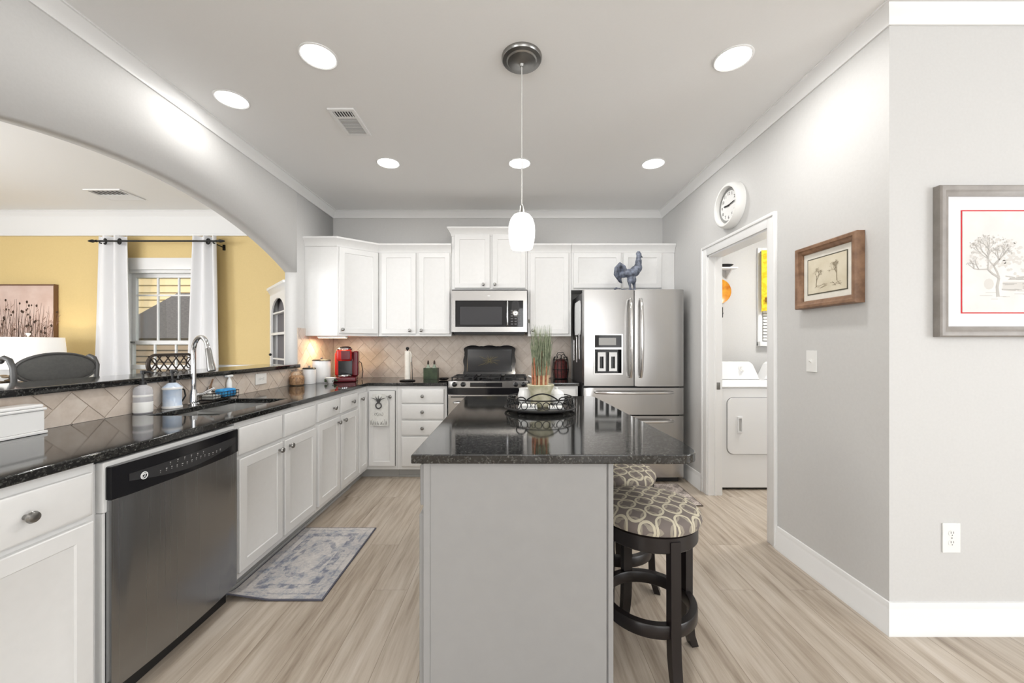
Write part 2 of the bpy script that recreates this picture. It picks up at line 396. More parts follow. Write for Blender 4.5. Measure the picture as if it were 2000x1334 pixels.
# left wall with the arched pass-through above the knee wall
b = MB(); ya, yb, zs, rise = .87, 3.527, 1.938, .31
b.box(XLB, XL, -.5, ya, 0, ZC); b.box(XLB, XL, yb, YB, 0, ZC); b.box(XLB, XL, ya, yb, 0, 1.063)
hc = (yb-ya)/2; R_ = (hc*hc+rise*rise)/(2*rise); yc, zc = (ya+yb)/2, zs+rise-R_
N = 48; th0 = math.asin(hc/R_)
ap = [(yc+R_*math.sin(-th0+2*th0*i/N), zc+R_*math.cos(-th0+2*th0*i/N)) for i in range(N+1)]
fr_, bk_ = [], []
for X_, L_ in ((XL, fr_), (XLB, bk_)):
    for y, z in ap: L_.append((b.v(X_, y, z), b.v(X_, y, ZC)))
for i in range(N):
    b.f([fr_[i][0], fr_[i+1][0], fr_[i+1][1], fr_[i][1]]); b.f([bk_[i][0], bk_[i][1], bk_[i+1][1], bk_[i+1][0]])
    b.f([fr_[i][0], bk_[i][0], bk_[i+1][0], fr_[i+1][0]])
struct('wall_left', b, M['wall'], normals=False)
# right wall with the laundry doorway, and the wall that turns away at its corner
dy0, dy1, dz = 2.475, 3.26, 2.03
b = MB(); b.box(XR, XR+.115, YC, dy0, 0, ZC); b.box(XR, XR+.115, dy1, YB, 0, ZC); b.box(XR, XR+.115, dy0, dy1, dz, ZC)
b.box(XR+.115, 5.1, YC, YC+.115, 0, ZC)
struct('wall_right', b, M['wall'])
struct('wall_rear', MB().box(-7.1, 5.1, -4.1, -4.0, 0, ZC), M['wall'])
struct('added_tan_door', MB().box(3.75, 4.85, -4.001, -3.96, 0, 2.25, .004).rings(3.86, 4.74, .1, 2.1, [(0, -3.96), (.1, -3.955), (.11, -3.965)]), mat('reflected_door_tan', S(176, 148, 104), .5))  # unseen tan door, added for its reflection in the refrigerator's right door
struct('wall_living_right', MB().box(5.0, 5.1, -4.0, YC, 0, ZC), M['wall'])
struct('wall_dining_left', MB().box(-7.1, -7.0, -4.0, YB, 0, ZC), M['wall'])
struct('wall_laundry_right', MB().box(4.2, 4.3, YC+.115, YB, 0, ZC), M['wall'])
# dining end wall with its window opening
wx0, wx1, wz0, wz1 = -4.285, -3.43, .75, 2.10
b = MB(); b.box(-7.1, wx0, YB, YB+.12, 0, ZC); b.box(wx1, XLB, YB, YB+.12, 0, ZC); b.box(wx0, wx1, YB, YB+.12, 0, wz0); b.box(wx0, wx1, YB, YB+.12, wz1, ZC)
struct('wall_dining_back', b, M['yellow'])
# crown mouldings
cr = lambda z1, h, d: [(0, z1-h), (d*.16, z1-h), (d*.22, z1-h*.82), (d*.5, z1-h*.52), (d*.78, z1-h*.22), (d*.86, z1-h*.12), (d, z1-h*.1), (d, z1), (0, z1)]
struct('trim_1', MB().sweep(cr(ZC, .072, .06), [(XL, -.5), (XL, YB), (XR, YB), (XR, YC), (4.99, YC)]), M['trim'])
struct('trim_2', MB().sweep(cr(ZC, .072, .06), [(-6.99, YB), (XLB, YB), (XLB, -.5)]), M['trim'])
struct('trim_3', MB().box(-6.99, XLB-.001, YB-.014, YB, 2.49, 2.69).box(-6.99, XLB-.001, YB-.03, YB, 2.47, 2.495, .006), M['trim'])
struct('trim_4', MB().box(-6.99, XLB-.001, YB-.03, YB, 1.005, 1.055, .008).box(-6.99, wx0-.1, YB-.012, YB, .1, 1.0).box(wx1+.1, XLB-.001, YB-.012, YB, .1, 1.0), M['trim'])
# baseboards with shoe moulding
bbp = [(0, 0), (.022, 0), (.022, .012), (.016, .022), (.016, .10), (.011, .108), (.011, .118), (.006, .138), (0, .14)]
struct('baseboard_right', MB().sweep(bbp, [(XR, YB), (XR, 3.337)]).sweep(bbp, [(XR, 2.398), (XR, YC), (4.99, YC)]), M['trim'])
struct('baseboard_laundry', MB().sweep(bbp, [(XR+.115, YB), (4.2, YB)]), M['trim'])
# laundry doorway: jamb lining, casing, strike plate
j = MB(); j.box(XR-.001, XR+.116, dy0-.001, dy0+.016, 0, dz); j.box(XR-.001, XR+.116, dy1-.016, dy1+.001, 0, dz); j.box(XR-.001, XR+.116, dy0, dy1, dz-.016, dz+.001)
j.box(XR+.05, XR+.062, dy1-.028, dy1-.016, 0, dz-.016)
d1 = struct('door_1', j, M['trim'])
cs = MB()
def casing_leg(y0, y1, z0, z1):
    cs.box(XR-.014, XR+.002, y0, y1, z0, z1, .003)
casing_leg(dy1-.006, dy1+.075, 0, dz+.078); casing_leg(dy0-.075, dy0+.006, 0, dz+.078); cs.box(XR-.0141, XR+.002, dy0+.006, dy1-.006, dz-.004, dz+.0779, .003)
for (y0, y1) in ((dy1+.055, dy1+.077), (dy0-.077, dy0-.055)): cs.box(XR-.022, XR, y0, y1, 0, dz+.0781, .004)
cs.box(XR-.0219, XR, dy0-.055, dy1+.055, dz+.057, dz+.079, .004)
struct('casing', cs, M['trim'], d1)
struct('strike_plate', MB().box(XR+.066, XR+.098, dy1-.0185, dy1-.0155, .895, .955, .003), M['nickel'], d1)

# tile: herringbone laid at 45 degrees, one mesh per wall face, a tone kept per tile
def herring(name, u0, u1, z0, z1, to3, clip=None, a=.098, gap=.0018):
    bm = bmesh.new(); tl = bm.verts.layers.float.new('tone'); c45 = math.cos(PI/4)
    rot = lambda x, y: ((x-y)*c45, (x+y)*c45)
    span = max(u1-u0, z1-z0)*1.5; n = int(span/a)+4; cu, cz = (u0+u1)/2, (z0+z1)/2
    def tile(x, y, w_, h_):
        p = [(x+gap, y+gap), (x+w_-gap, y+gap), (x+w_-gap, y+h_-gap), (x+gap, y+h_-gap)]
        q = [rot(*k) for k in p]
        if max(k[0] for k in q)+cu < u0-.01 or min(k[0] for k in q)+cu > u1+.01 or max(k[1] for k in q)+cz < z0-.01 or min(k[1] for k in q)+cz > z1+.01: return
        t = random.random(); vs = []
        for k in q:
            v_ = bm.verts.new((k[0]+cu, k[1]+cz, 0)); v_[tl] = t; vs.append(v_)
        bm.faces.new(vs)
    for i in range(-n, n):
        for jx in range(-n, n):
            tile(i*a+4*jx*a, i*a, 2*a, a); tile(i*a+4*jx*a+2*a, i*a-a, a, 2*a) if False else tile((i+4*jx-1)*a, i*a, a, 2*a)
    for co, no in (((u0, 0, 0), (-1, 0, 0)), ((u1, 0, 0), (1, 0, 0)), ((0, z0, 0), (0, -1, 0)), ((0, z1, 0), (0, 1, 0))):
        bmesh.ops.bisect_plane(bm, geom=bm.verts[:]+bm.edges[:]+bm.faces[:], plane_co=co, plane_no=no, clear_outer=True)
    r = bmesh.ops.extrude_face_region(bm, geom=bm.faces[:])
    for e in r['geom']:
        if isinstance(e, bmesh.types.BMVert): e.co.z += .003
    for v_ in bm.verts: v_.co = to3(v_.co.x, v_.co.y, v_.co.z+.001)
    bmesh.ops.recalc_face_normals(bm, faces=bm.faces)
    me = bpy.data.meshes.new(name); bm.to_mesh(me); bm.free(); me.materials.append(M['tile'])
    return me
def tiled(name, u0, u1, z0, z1, to3, gb):
    g = struct(name, gb, M['grout']); me = herring('tile_field', u0, u1, z0, z1, to3)
    o = bpy.data.objects.new('tile_field', me); C.objects.link(o); o.parent = g
    return g
tiled('wall_back_tile', XL+.012, .652, .915, 1.40, lambda u, z, d: (u, YB-.005-d, z), MB().box(XL+.001, .652, YB-.0055, YB, .915, 1.40))
tiled('wall_left_tile', .87, yb, .915, 1.062, lambda u, z, d: (XL+.005+d, u, z), MB().box(XL, XL+.0055, .87, yb, .915, 1.062))
tiled('wall_left_corner_tile', yb, YB-.012, .915, 1.43, lambda u, z, d: (XL+.005+d, u, z), MB().box(XL, XL+.0055, yb, YB-.001, .915, 1.43))

# dining window: casing, sashes, muntins, panes
b = MB(); b.box(wx0-.09, wx0, YB-.022, YB, wz0-.02, wz1, .004); b.box(wx1, wx1+.09, YB-.022, YB, wz0-.02, wz1, .004)
b.box(wx0-.12, wx1+.12, YB-.028, YB, wz1, wz1+.13, .006); b.box(wx0-.13, wx1+.13, YB-.07, YB, wz0-.05, wz0-.02, .006)
b.box(wx0-.001, wx0+.03, YB, YB+.11, wz0, wz1); b.box(wx1-.03, wx1+.001, YB, YB+.11, wz0, wz1); b.box(wx0, wx1, YB, YB+.11, wz1-.03, wz1+.001); b.box(wx0, wx1, YB, YB+.11, wz0-.001, wz0+.03)
w1 = struct('window_1', b, M['trim'])
zm = 1.30; x0, x1 = wx0+.03, wx1-.03
def sash(z0, z1, y):
    s_ = MB(); s_.box(x0, x0+.045, y, y+.035, z0, z1, .004); s_.box(x1-.045, x1, y, y+.035, z0, z1, .004); s_.box(x0+.04, x1-.04, y, y+.035, z0, z0+.045, .004); s_.box(x0+.04, x1-.04, y, y+.035, z1-.045, z1, .004)
    return struct('sash', s_, M['trim'], w1)
su = sash(zm-.022, wz1-.03, YB+.06); sd = sash(wz0+.03, zm+.022, YB+.022)
for s_, z0, z1, y, zh in ((su, zm+.02, wz1-.07, YB+.07, 1.83), (sd, wz0+.07, zm-.02, YB+.032, .93)):
    g_ = MB()
    for k in (1, 2): xx = x0+.045+(x1-x0-.09)*k/3; g_.box(xx-.009, xx+.009, y, y+.016, z0, z1)
    g_.box(x0+.04, x1-.04, y+.001, y+.015, zh-.009, zh+.009)
    struct('muntins', g_, M['trim'], s_)
    struct('pane', MB().box(x0+.04, x1-.04, y+.006, y+.009, z0, z1), M['glass'], s_)
struct('sash_lock', MB().box(-4.22, -4.18, YB-.002, YB+.02, zm-.005, zm+.012, .003), M['nickel'], sd)

# kitchen-side details of the laundry: window with white blind, seen through the doorway
b = MB(); lx0, lx1, lz0, lz1 = 2.75, 3.55, 1.31, 2.28
b.box(lx0-.05, lx0, YB-.022, YB-.001, lz0-.05, lz1+.06, .004); b.box(lx1, lx1+.05, YB-.022, YB-.001, lz0-.05, lz1+.06, .004); b.box(lx0, lx1, YB-.022, YB-.001, lz1, lz1+.06, .004); b.box(lx0-.05, lx1+.05, YB-.06, YB-.001, lz0-.05, lz0, .005)
w2 = struct('window_2', b, M['trim'])
sb = MB()
for k in range(20): sb.box(lx0+.005, lx1-.005, YB-.03, YB-.012, lz0+.01+k*.034, lz0+.035+k*.034, .002)
struct('blind_slats', sb, M['plastic'], w2)
area('daylight_laundry_window', (3.15, YB-.08, 1.75), (-PI/2, 0, 0), .7, .8, 10)

# ------------------------------------------------------------------ cabinets
def door_mb(x0, x1, z0, z1, t=.02, fr=.05):
    return MB().rings(x0, x1, z0, z1, [(0, -.0005), (0, -t+.003), (.003, -t), (fr, -t), (fr+.004, -t+.005), (fr+.011, -t+.006), (fr+.02, -t+.010)])
def front_mb(x0, x1, z0, z1, t=.02):
    return MB().rings(x0, x1, z0, z1, [(0, -.0005), (0, -t+.006), (.004, -t+.003), (.010, -t+.001), (.014, -t)])
KN = [(.0, -.0005), (.0075, 0), (.006, .011), (.007, .014), (.0145, .017), (.0168, .023), (.014, .029), (.007, .032), (0, .0325)]
def knob_mb(x, z, t=.02):
    b = MB(); b.M = Matrix.Translation((x, -t, z)) @ Matrix.Rotation(PI/2, 4, 'X')
    return b.lathe(KN, seg=18)
def base_cab(name, label, loc, rz, wdt, fronts, depth=.588, z0=.09, z1=.883, cabmat='cab', group=None, toe=True):
    t = thing(name, label, 'cabinet', loc, rz, group)
    b = MB(); b.box(0, wdt, 0, .02, z0, z1); b.box(0, .016, .02, depth, z0, z1); b.box(wdt-.016, wdt, .02, depth, z0, z1); b.box(.016, wdt-.016, depth-.012, depth, z0, z1); b.box(.016, wdt-.016, .02, depth-.012, z0, z0+.016)
    part('body', b, M[cabmat], t)
    if toe:
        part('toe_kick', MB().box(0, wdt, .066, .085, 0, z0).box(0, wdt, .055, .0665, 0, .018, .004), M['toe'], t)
    for f in fronts:
        kind, x0, x1, a0, a1 = f[:5]
        o = part('door' if kind == 'door' else 'drawer', door_mb(x0, x1, a0, a1) if kind == 'door' else front_mb(x0, x1, a0, a1), M[cabmat], t)
        for kx, kz in f[5:]: part('knob', knob_mb(kx, kz), M['nickel'], o)
    return t
XF = -1.382                                              # face plane of the left run
def left_cab(label, y0, y1, fronts, name='base_cabinet', **k):
    return base_cab(name, label, (XF, y0, 0), PI/2, y1-y0, [(f[0], f[1]-y0, f[2]-y0, f[3], f[4])+tuple((q[0]-y0, q[1]) for q in f[5:]) for f in fronts], **k)
G1 = 'white base cabinets under the left counter'
left_cab('white base cabinet left of dishwasher, one knobbed drawer over a door', .88, 1.268,
         [('drawer', .895, 1.252, .715, .853, (1.074, .786)), ('door', .895, 1.252, .125, .695, (.93, .64))], group=G1)
left_cab('white sink base cabinet right of dishwasher, two knobless false drawer fronts', 1.909, 2.690,
         [('drawer', 1.924, 2.285, .715, .853), ('drawer', 2.31, 2.675, .715, .853), ('door', 1.924, 2.285, .125, .695, (2.245, .655)), ('door', 2.31, 2.675, .125, .695, (2.35, .655))], group=G1)
left_cab('white base cabinet with two small knobbed drawers over two narrow doors', 2.692, 3.418,
         [('drawer', 2.71, 3.045, .725, .853, (2.93, .790)), ('drawer', 3.07, 3.402, .725, .853, (3.27, .790)), ('door', 2.71, 3.045, .125, .705, (3.005, .665)), ('door', 3.07, 3.402, .125, .705, (3.11, .665))], group=G1)
# corner unit: L-shaped body, two doors meeting in the inner corner
YF = 3.65
t = thing('corner_cabinet', 'white inside-corner base cabinet with a towel hung on its door', 'cabinet', (XF, YF, 0), 0, G1, world=True)
b = MB(); b.box(XF-.588, XF, 3.42, 3.436, .09, .883); b.box(XF-.02, XF, 3.436, 3.65, .09, .883); b.box(XF-.02, -1.094, 3.65, 3.67, .09, .883); b.box(-1.11, -1.094, 3.67, 4.23, .09, .883); b.box(XF-.588, -1.11, 3.67, 4.23, .09, .106); b.box(XF-.588, XF-.02, 3.436, 3.67, .09, .106)
b.box(XF-.588, XF-.576, 3.436, 4.23, .106, .883); b.box(XF-.576, -1.11, 4.218, 4.23, .106, .883)
part('body', b, M['cab'], t)
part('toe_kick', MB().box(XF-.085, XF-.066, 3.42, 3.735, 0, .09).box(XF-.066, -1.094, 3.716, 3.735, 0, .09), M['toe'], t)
def xform(mb, loc, rz):
    m_ = Matrix.Translation(loc) @ Matrix.Rotation(rz, 4, 'Z')
    for v_ in mb.bm.verts: v_.co = m_ @ v_.co
    return mb
da = part('door', xform(door_mb(.015, .205, .125, .835, fr=.045), (XF, 3.422, 0), PI/2), M['cab'], t); part('knob', xform(knob_mb(.045, .785), (XF, 3.422, 0), PI/2), M['nickel'], da)
db = part('door', xform(door_mb(.024, .272, .125, .835, fr=.045), (XF, YF, 0), 0), M['cab'], t); part('knob', xform(knob_mb(.235, .785), (XF, YF, 0), 0), M['nickel'], db)
part('door_gap', MB().box(XF+.2725, XF+.2765, YF-.004, YF-.0003, .122, .838).box(XF+.03, XF+.2725, YF-.004, YF-.0003, .8355, .8385), M['dark_side'], t)
base_cab('drawer_cabinet', 'white four-drawer base cabinet between the corner and the range', (-1.092, YF, 0), 0, .474,
         [('drawer', .046, .446, .721, .853, (.247, .788)), ('drawer', .046, .446, .569, .709, (.247, .640)), ('drawer', .046, .446, .417, .553, (.247, .486)), ('drawer', .046, .446, .120, .401, (.247, .27))], group=G1)
base_cab('base_cabinet', 'narrow white base cabinet between the range and the refrigerator', (.170, YF, 0), 0, .455,
         [('drawer', .02, .435, .725, .853, (.12, .79)), ('door', .02, .435, .125, .705, (.06, .66))])

# upper cabinets
G2 = 'white wall cabinets'
YU = 3.917
def upper(label, x0, x1, z0, z1, doors, y=YU, lip=True, ends=(0, 0)):
    t = thing('wall_cabinet', label, 'cabinet', (x0, y, z0), 0, G2, world=True)
    part('body', MB().box(x0, x1, y, YB-.002, z0, z1), M['cab'], t)
    pf = [(0, z1-.05), (.006, z1-.05), (.01, z1-.03), (.03, z1+.005), (.042, z1+.02), (.042, z1+.036), (0, z1+.036)]
    path = ([(x0, YB-.01)] if ends[0] else [])+[(x0, y), (x1, y)]+([(x1, YB-.01)] if ends[1] else [])
    part('cornice', MB().sweep(pf, path), M['cab'], t)
    if lip: part('light_rail', MB().box(x0, x1, y-.004, y+.016, z0-.012, z0+.004, .003), M['cab'], t)
    for (a0, a1, c0, c1, k) in doors:
        o = part('door', xform(door_mb(a0, a1, c0, c1, fr=.048), (0, y, 0), 0), M['cab'], t)
        if k: part('knob', xform(knob_mb(k[0], k[1]), (0, y, 0), 0), M['nickel'], o)
    return t
upper('white wall cabinet with two tall doors, left of the microwave', -1.358, -.617, 1.372, 2.262, [(-1.326, -.977, 1.385, 2.207, (-1.035, 1.42)), (-.945, -.632, 1.385, 2.207, (-.918, 1.42))])
upper('raised white wall cabinet with two short doors directly above the microwave', -.614, .159, 1.832, 2.432, [(-.582, -.225, 1.85, 2.395, (-.29, 1.886)), (-.197, .138, 1.85, 2.395, (-.175, 1.886))], lip=False, ends=(1, 1))
upper('white wall cabinet with one tall door, right of the microwave', .162, .602, 1.372, 2.262, [(.185, .575, 1.385, 2.207, (.212, 1.42))])
upper('wide white wall cabinet above the refrigerator, reaching the gray wall', .605, 1.657, 1.832, 2.262, [(.625, 1.107, 1.85, 2.207, None), (1.131, 1.52, 1.85, 2.207, None)], lip=False)
t = thing('corner_wall_cabinet', 'white angled wall cabinet in the left corner with one door', 'cabinet', (-1.66, 3.66, 1.36), 0, G2, world=True)
p0, p1 = Vector((-1.667, 3.66)), Vector((-1.362, 3.917))
part('body', MB().prism([(-1.973, 3.66), (-1.667, 3.66), (-1.362, 3.917), (-1.362, YB-.002), (-1.973, YB-.002)], 'z', 1.36, 2.262), M['cab'], t)
z1 = 2.262
part('cornice', MB().sweep([(0, z1-.05), (.006, z1-.05), (.01, z1-.03), (.03, z1+.005), (.042, z1+.02), (.042, z1+.036), (0, z1+.036)], [(-1.973, 3.66), (-1.667, 3.66), (-1.362, 3.917)]), M['cab'], t)
ang = math.atan2(p1.y-p0.y, p1.x-p0.x); L_ = (p1-p0).length
o = part('door', xform(door_mb(.014, L_-.012, 1.385, 2.207), (p0.x, p0.y, 0), ang), M['cab'], t); part('knob', xform(knob_mb(.04, 1.42), (p0.x, p0.y, 0), ang), M['nickel'], o)
tl_ = thing('under_cabinet_light', 'slim lit warm light bar beneath the angled corner wall cabinet', 'light', (-1.7, 3.85, 1.34), 0, world=True)
part('housing', MB().box(-1.90, -1.62, 3.74, 3.80, 1.342, 1.3595, .003), M['plastic'], tl_)
part('diffuser', MB().box(-1.89, -1.63, 3.747, 3.793, 1.338, 1.3425, .001), M['ucl'], tl_)
area('warm_bar_glow', (-1.76, 3.77, 1.335), (0, 0, 0), .26, .05, 3.2, (1, .74, .42))

# ------------------------------------------------------------------ stone tops
EX, EY = -1.36, 3.625
zt, zb = .914, .884
sx0, sx1, sy0, sy1 = -1.84, -1.495, 1.93, 2.555
xs = [XL+.006, sx0, sx1, EX, -.611]; ys = [.86, sy0, sy1, EY, YB-.006]
keep = lambda i, j: (i <= 2 or j == 3) and not (i == 1 and j == 1)
o = single('countertop', MB().slab(xs, ys, keep, zb, zt), M['granite'], 'L-shaped polished black granite countertop along the left wall and corner', 'countertop')
o.modifiers.new('bevel', 'BEVEL').width = .004; o.modifiers['bevel'].segments = 2; o.modifiers['bevel'].limit_method = 'ANGLE'
o = single('countertop', MB().box(.167, .637, EY, YB-.006, zb, zt, .004), M['granite'], 'short black granite countertop between the range and the refrigerator', 'countertop')
o = single('countertop', MB().box(-2.285, -1.94, .872, 3.526, 1.0645, 1.096, .005), M['granite'], 'raised black granite bar ledge running beneath the wall arch', 'bar top')
# island top: rounded right corners, long side slightly tapering
pts = [(-.325, 1.237)]+[(.553+.06*math.sin(a), 1.295-.058*math.cos(a)) for a in [k*PI/2/6 for k in range(7)]]+[(.622, 1.40), (.565, 2.60)]+[(.525+.04*math.cos(a), 2.63+.04*math.sin(a)) for a in [k*PI/2/5 for k in range(6)]]+[(-.325, 2.67)]
single('island_top', MB().prism(pts, 'z', .8845, .9145, .004), M['granite'], 'polished black granite island top in the middle of the kitchen', 'countertop')

# ------------------------------------------------------------------ island base
t = thing('kitchen_island', 'gray painted island base with a plain flat end panel facing forward', 'island', (0, 1.95, 0), 0, world=True)
part('body', MB().box(-.288, .33, 1.264, 2.63, .0, .884), M['isl'], t)
e = MB(); e.box(-.290, .31, 1.2585, 1.2645, 0, .884, .001); e.box(.315, .332, 1.2555, 1.2645, 0, .884, .002); e.box(-.290, -.268, 1.2555, 1.2590, 0, .884, .002)
part('end_panel', e, M['isl'], t)
for k in range(3):
    y0 = 1.275+k*.452; y1 = y0+.44
    mt_ = lambda mb: xform(mb, (-.288, y1, 0), -PI/2)
    dr = part('drawer', mt_(front_mb(0, .44, .737, .872)), M['isl'], t); part('knob', mt_(knob_mb(.22, .80)), M['nickel'], dr)
    do = part('door', mt_(door_mb(0, .44, .11, .708)), M['isl'], t); part('knob', mt_(knob_mb(.04, .66)), M['nickel'], do)

# ------------------------------------------------------------------ sink and faucet
t = thing('sink', 'double-bowl stainless sink sunk in the black left counter', 'sink', (-1.67, 2.24, .68), 0, world=True)
b = MB(); W = .004; ymid = 2.26
b.slab([sx0-.012, sx0-.002, sx1+.002, sx1+.012], [sy0-.012, sy0-.002, sy1+.002, sy1+.012], lambda i, j: not (i == 1 and j == 1), .8795, .8835)
def bowl(y0, y1, zf):
    X0, X1 = sx0-.002, sx1+.002
    b.box(X0-W, X0, y0-W, y1+W, zf, .880); b.box(X1, X1+W, y0-W, y1+W, zf, .880); b.box(X0, X1, y0-W, y0, zf, .880); b.box(X0, X1, y1, y1+W, zf, .880); b.box(X0-W, X1+W, y0-W, y1+W, zf-W, zf)
bowl(sy0-.002, ymid-.012, .68); bowl(ymid+.012, sy1+.002, .70); b.box(sx0-.002, sx1+.002, ymid-.012, ymid+.012, .855, .868, .004)
part('basin', b, mat('satin_sink_steel', (.78, .78, .77, 1), .32, 1), t)
for yy, zz in ((2.09, .681), (2.41, .701)): part('drain', MB().lathe([(0, .002), (.02, .002), (.038, .005), (.042, .0)], -1.67, yy, zz, 24), M['chrome'], t)
t = thing('faucet', 'tall gooseneck chrome faucet behind the sink', 'faucet', (-1.90, 2.29, .9145), 0)
part('base', MB().lathe([(0, 0), (.031, 0), (.031, .006), (.025, .012), (.024, .06), (.020, .075), (.017, .09), (0, .09)], seg=28), M['chrome'], t)
d = Vector((.16, -.09, 0)); d.normalize(); R0 = .092
pth = [Vector((0, 0, .085)), Vector((0, 0, .2)), Vector((0, 0, .31))]+[Vector((0, 0, .31))+d*(R0-R0*math.cos(a))+Vector((0, 0, R0*math.sin(a))) for a in [k*PI*.93/12 for k in range(1, 13)]]
part('gooseneck', MB().tube(pth, [.0135]*2+[.0125]*13, 14), M['chrome'], t)
e_ = pth[-1]; dn = (pth[-1]-pth[-2]).normalized()
part('spray_head', MB().tube([e_-dn*.005, e_+dn*.01, e_+dn*.06, e_+dn*.115, e_+dn*.13], [.0135, .0155, .0165, .021, .0195], 16), M['nickel'], t)
part('handle', MB().tube([(.015, .005, .055), (.045, .015, .062), (.10, .03, .095)], [.011, .009, .006], 10), M['chrome'], t)

# ------------------------------------------------------------------ dishwasher
t = thing('dishwasher', 'built-in stainless dishwasher with a black control strip under the left counter', 'dishwasher', (-1.40, 1.59, 0), 0, world=True)
a0, a1 = 1.300, 1.892
part('case', MB().box(-1.95, -1.40, a0-.016, a1+.008, .10, .868).box(-1.40, -1.372, a0-.012, a1+.006, .70, .872, .006).box(-1.40, -1.376, a0-.012, a0-.002, .12, .70), M['cab'], t)
def bowed(y0, y1, xe, bulge, xb, n=14):
    f_ = [(xe+bulge*(1-(2*i/n-1)**2), y0+(y1-y0)*i/n) for i in range(n+1)]
    return [(xb, y0)]+f_+[(xb, y1)]
part('door', MB().prism(bowed(a0, a1, -1.356, .016, -1.395), 'z', .095, .742, .003), M['steel_dw'], t)
cp = part('control_panel', MB().prism(bowed(a0-.004, a1+.002, -1.352, .016, -1.396), 'z', .742, .856, .005), M['black_gloss'], t)
# recessed smile-shaped touch area with small marks
q = MB()
for i in range(24):
    u = i/23; y = a0+.05+(a1-a0-.07)*u; xx = -1.352+.016*(1-(2*(y-a0)/(a1-a0)-1)**2)+.0012
    top = .815+.006*u; bot = .79-.03*math.sin(PI*min(1, max(0, u*1.02)))*1.0
    q1 = (q.v(xx, y, bot), q.v(xx, y, top))
    if i: q.f([pq[0], q1[0], q1[1], pq[1]])
    pq = q1
part('touch_strip', q, mat('graphite', (.03, .03, .032, 1), .25), cp)
lg = MB(); yl = a0+.10
xx = lambda y: -1.352+.016*(1-(2*(y-a0)/(a1-a0)-1)**2)+.0022
lg.M = Matrix.Translation((xx(yl)+.0005, yl, .793)) @ Matrix(((0, 0, 1, 0), (1, 0, 0, 0), (0, 1, 0, 0), (0, 0, 0, 1)))
lg.tube([(.0125*math.cos(k*PI/10), .0125*math.sin(k*PI/10), 0) for k in range(20)], .0016, 6, True)
lg.tube([(.0085*math.cos(k*PI/6+.4), .0085*math.sin(k*PI/6+.4), 0) for k in range(9)], .0013, 5)
lg.tube([(-.004, .004, 0), (.002, .006, 0), (.004, 0, 0), (-.002, -.005, 0), (.004, -.004, 0)], .0012, 5)
part('emblem', lg, M['enamel'], cp)
mk = MB(); random.seed(3)
for row, (ya_, yb_, n_) in enumerate(((a0+.20, a0+.36, 6), (a0+.16, a0+.46, 14))):
    for i in range(n_):
        y = ya_+(yb_-ya_)*i/(n_-1); z = (.808 if row == 0 else .788)+.002*math.sin(i); ww = random.uniform(.003, .006)
        mk.box(xx(y)-.0006, xx(y)+.0003, y, y+ww, z, z+.0035); mk.box(xx(y)-.0006, xx(y)+.0003, y, y+ww*.7, z-.006, z-.0045)
part('button_marks', mk, mat('pale_print', (.35, .35, .34, 1), .5), cp)
part('kickplate', MB().box(-1.45, -1.41, a0, a1, .002, .095), M['black'], t)

# ------------------------------------------------------------------ microwave, range, refrigerator
t = thing('microwave', 'stainless over-range microwave under the raised wall cabinet', 'microwave', (-.226, 3.85, 1.385), 0, world=True)
m0, m1, mz0, mz1, my = -.604, .150, 1.39, 1.815, 3.862
part('body', MB().box(m0, m1, my, YB-.004, mz0+.012, 1.829).box(m0+.02, m1-.02, my+.02, YB-.01, mz0-.012, mz0+.012), M['black'], t)
fr = MB(); s_ = YB
fr.slab([m0, -.566, .112, m1], [mz0+.012, 1.452, 1.716, mz1], lambda i, j: not (i == 1 and j == 1), 0, .028)
fr.bm.verts.ensure_lookup_table()
for v_ in fr.bm.verts: v_.co = Vector((v_.co.x, my-v_.co.z, v_.co.y))
part('frame', fr, M['steel'], t)
dw = part('door', MB().box(-.5655, -.062, my-.022, my-.002, 1.4525, 1.7155, .002), M['black_glass'], t)
part('window', MB().box(-.52, -.10, my-.0232, my-.0215, 1.475, 1.655, .0005), mat('dark_mesh_window', (.05, .05, .055, 1), .08), dw)
part('handle', MB().tube([(-.045, my-.022, 1.46), (-.045, my-.052, 1.475), (-.045, my-.06, 1.55), (-.045, my-.06, 1.62), (-.045, my-.052, 1.695), (-.045, my-.022, 1.71)], .009, 10), M['chrome'], t)
cp = part('control_panel', MB().box(-.030, .1115, my-.024, my-.002, 1.4525, 1.7155, .002), M['black_glass'], t)
kp = MB()
for r_ in range(6):
    for c_ in range(3): kp.box(-.012+c_*.037, .010+c_*.037, my-.0247, my-.0238, 1.475+r_*.027, 1.487+r_*.027, 0)
part('keypad', kp, mat('keypad_print', (.08, .08, .085, 1), .3), cp)
part('badge', MB().box(-.245, -.215, my-.0295, my-.0275, 1.758, 1.766, .0008), M['enamel'], t)

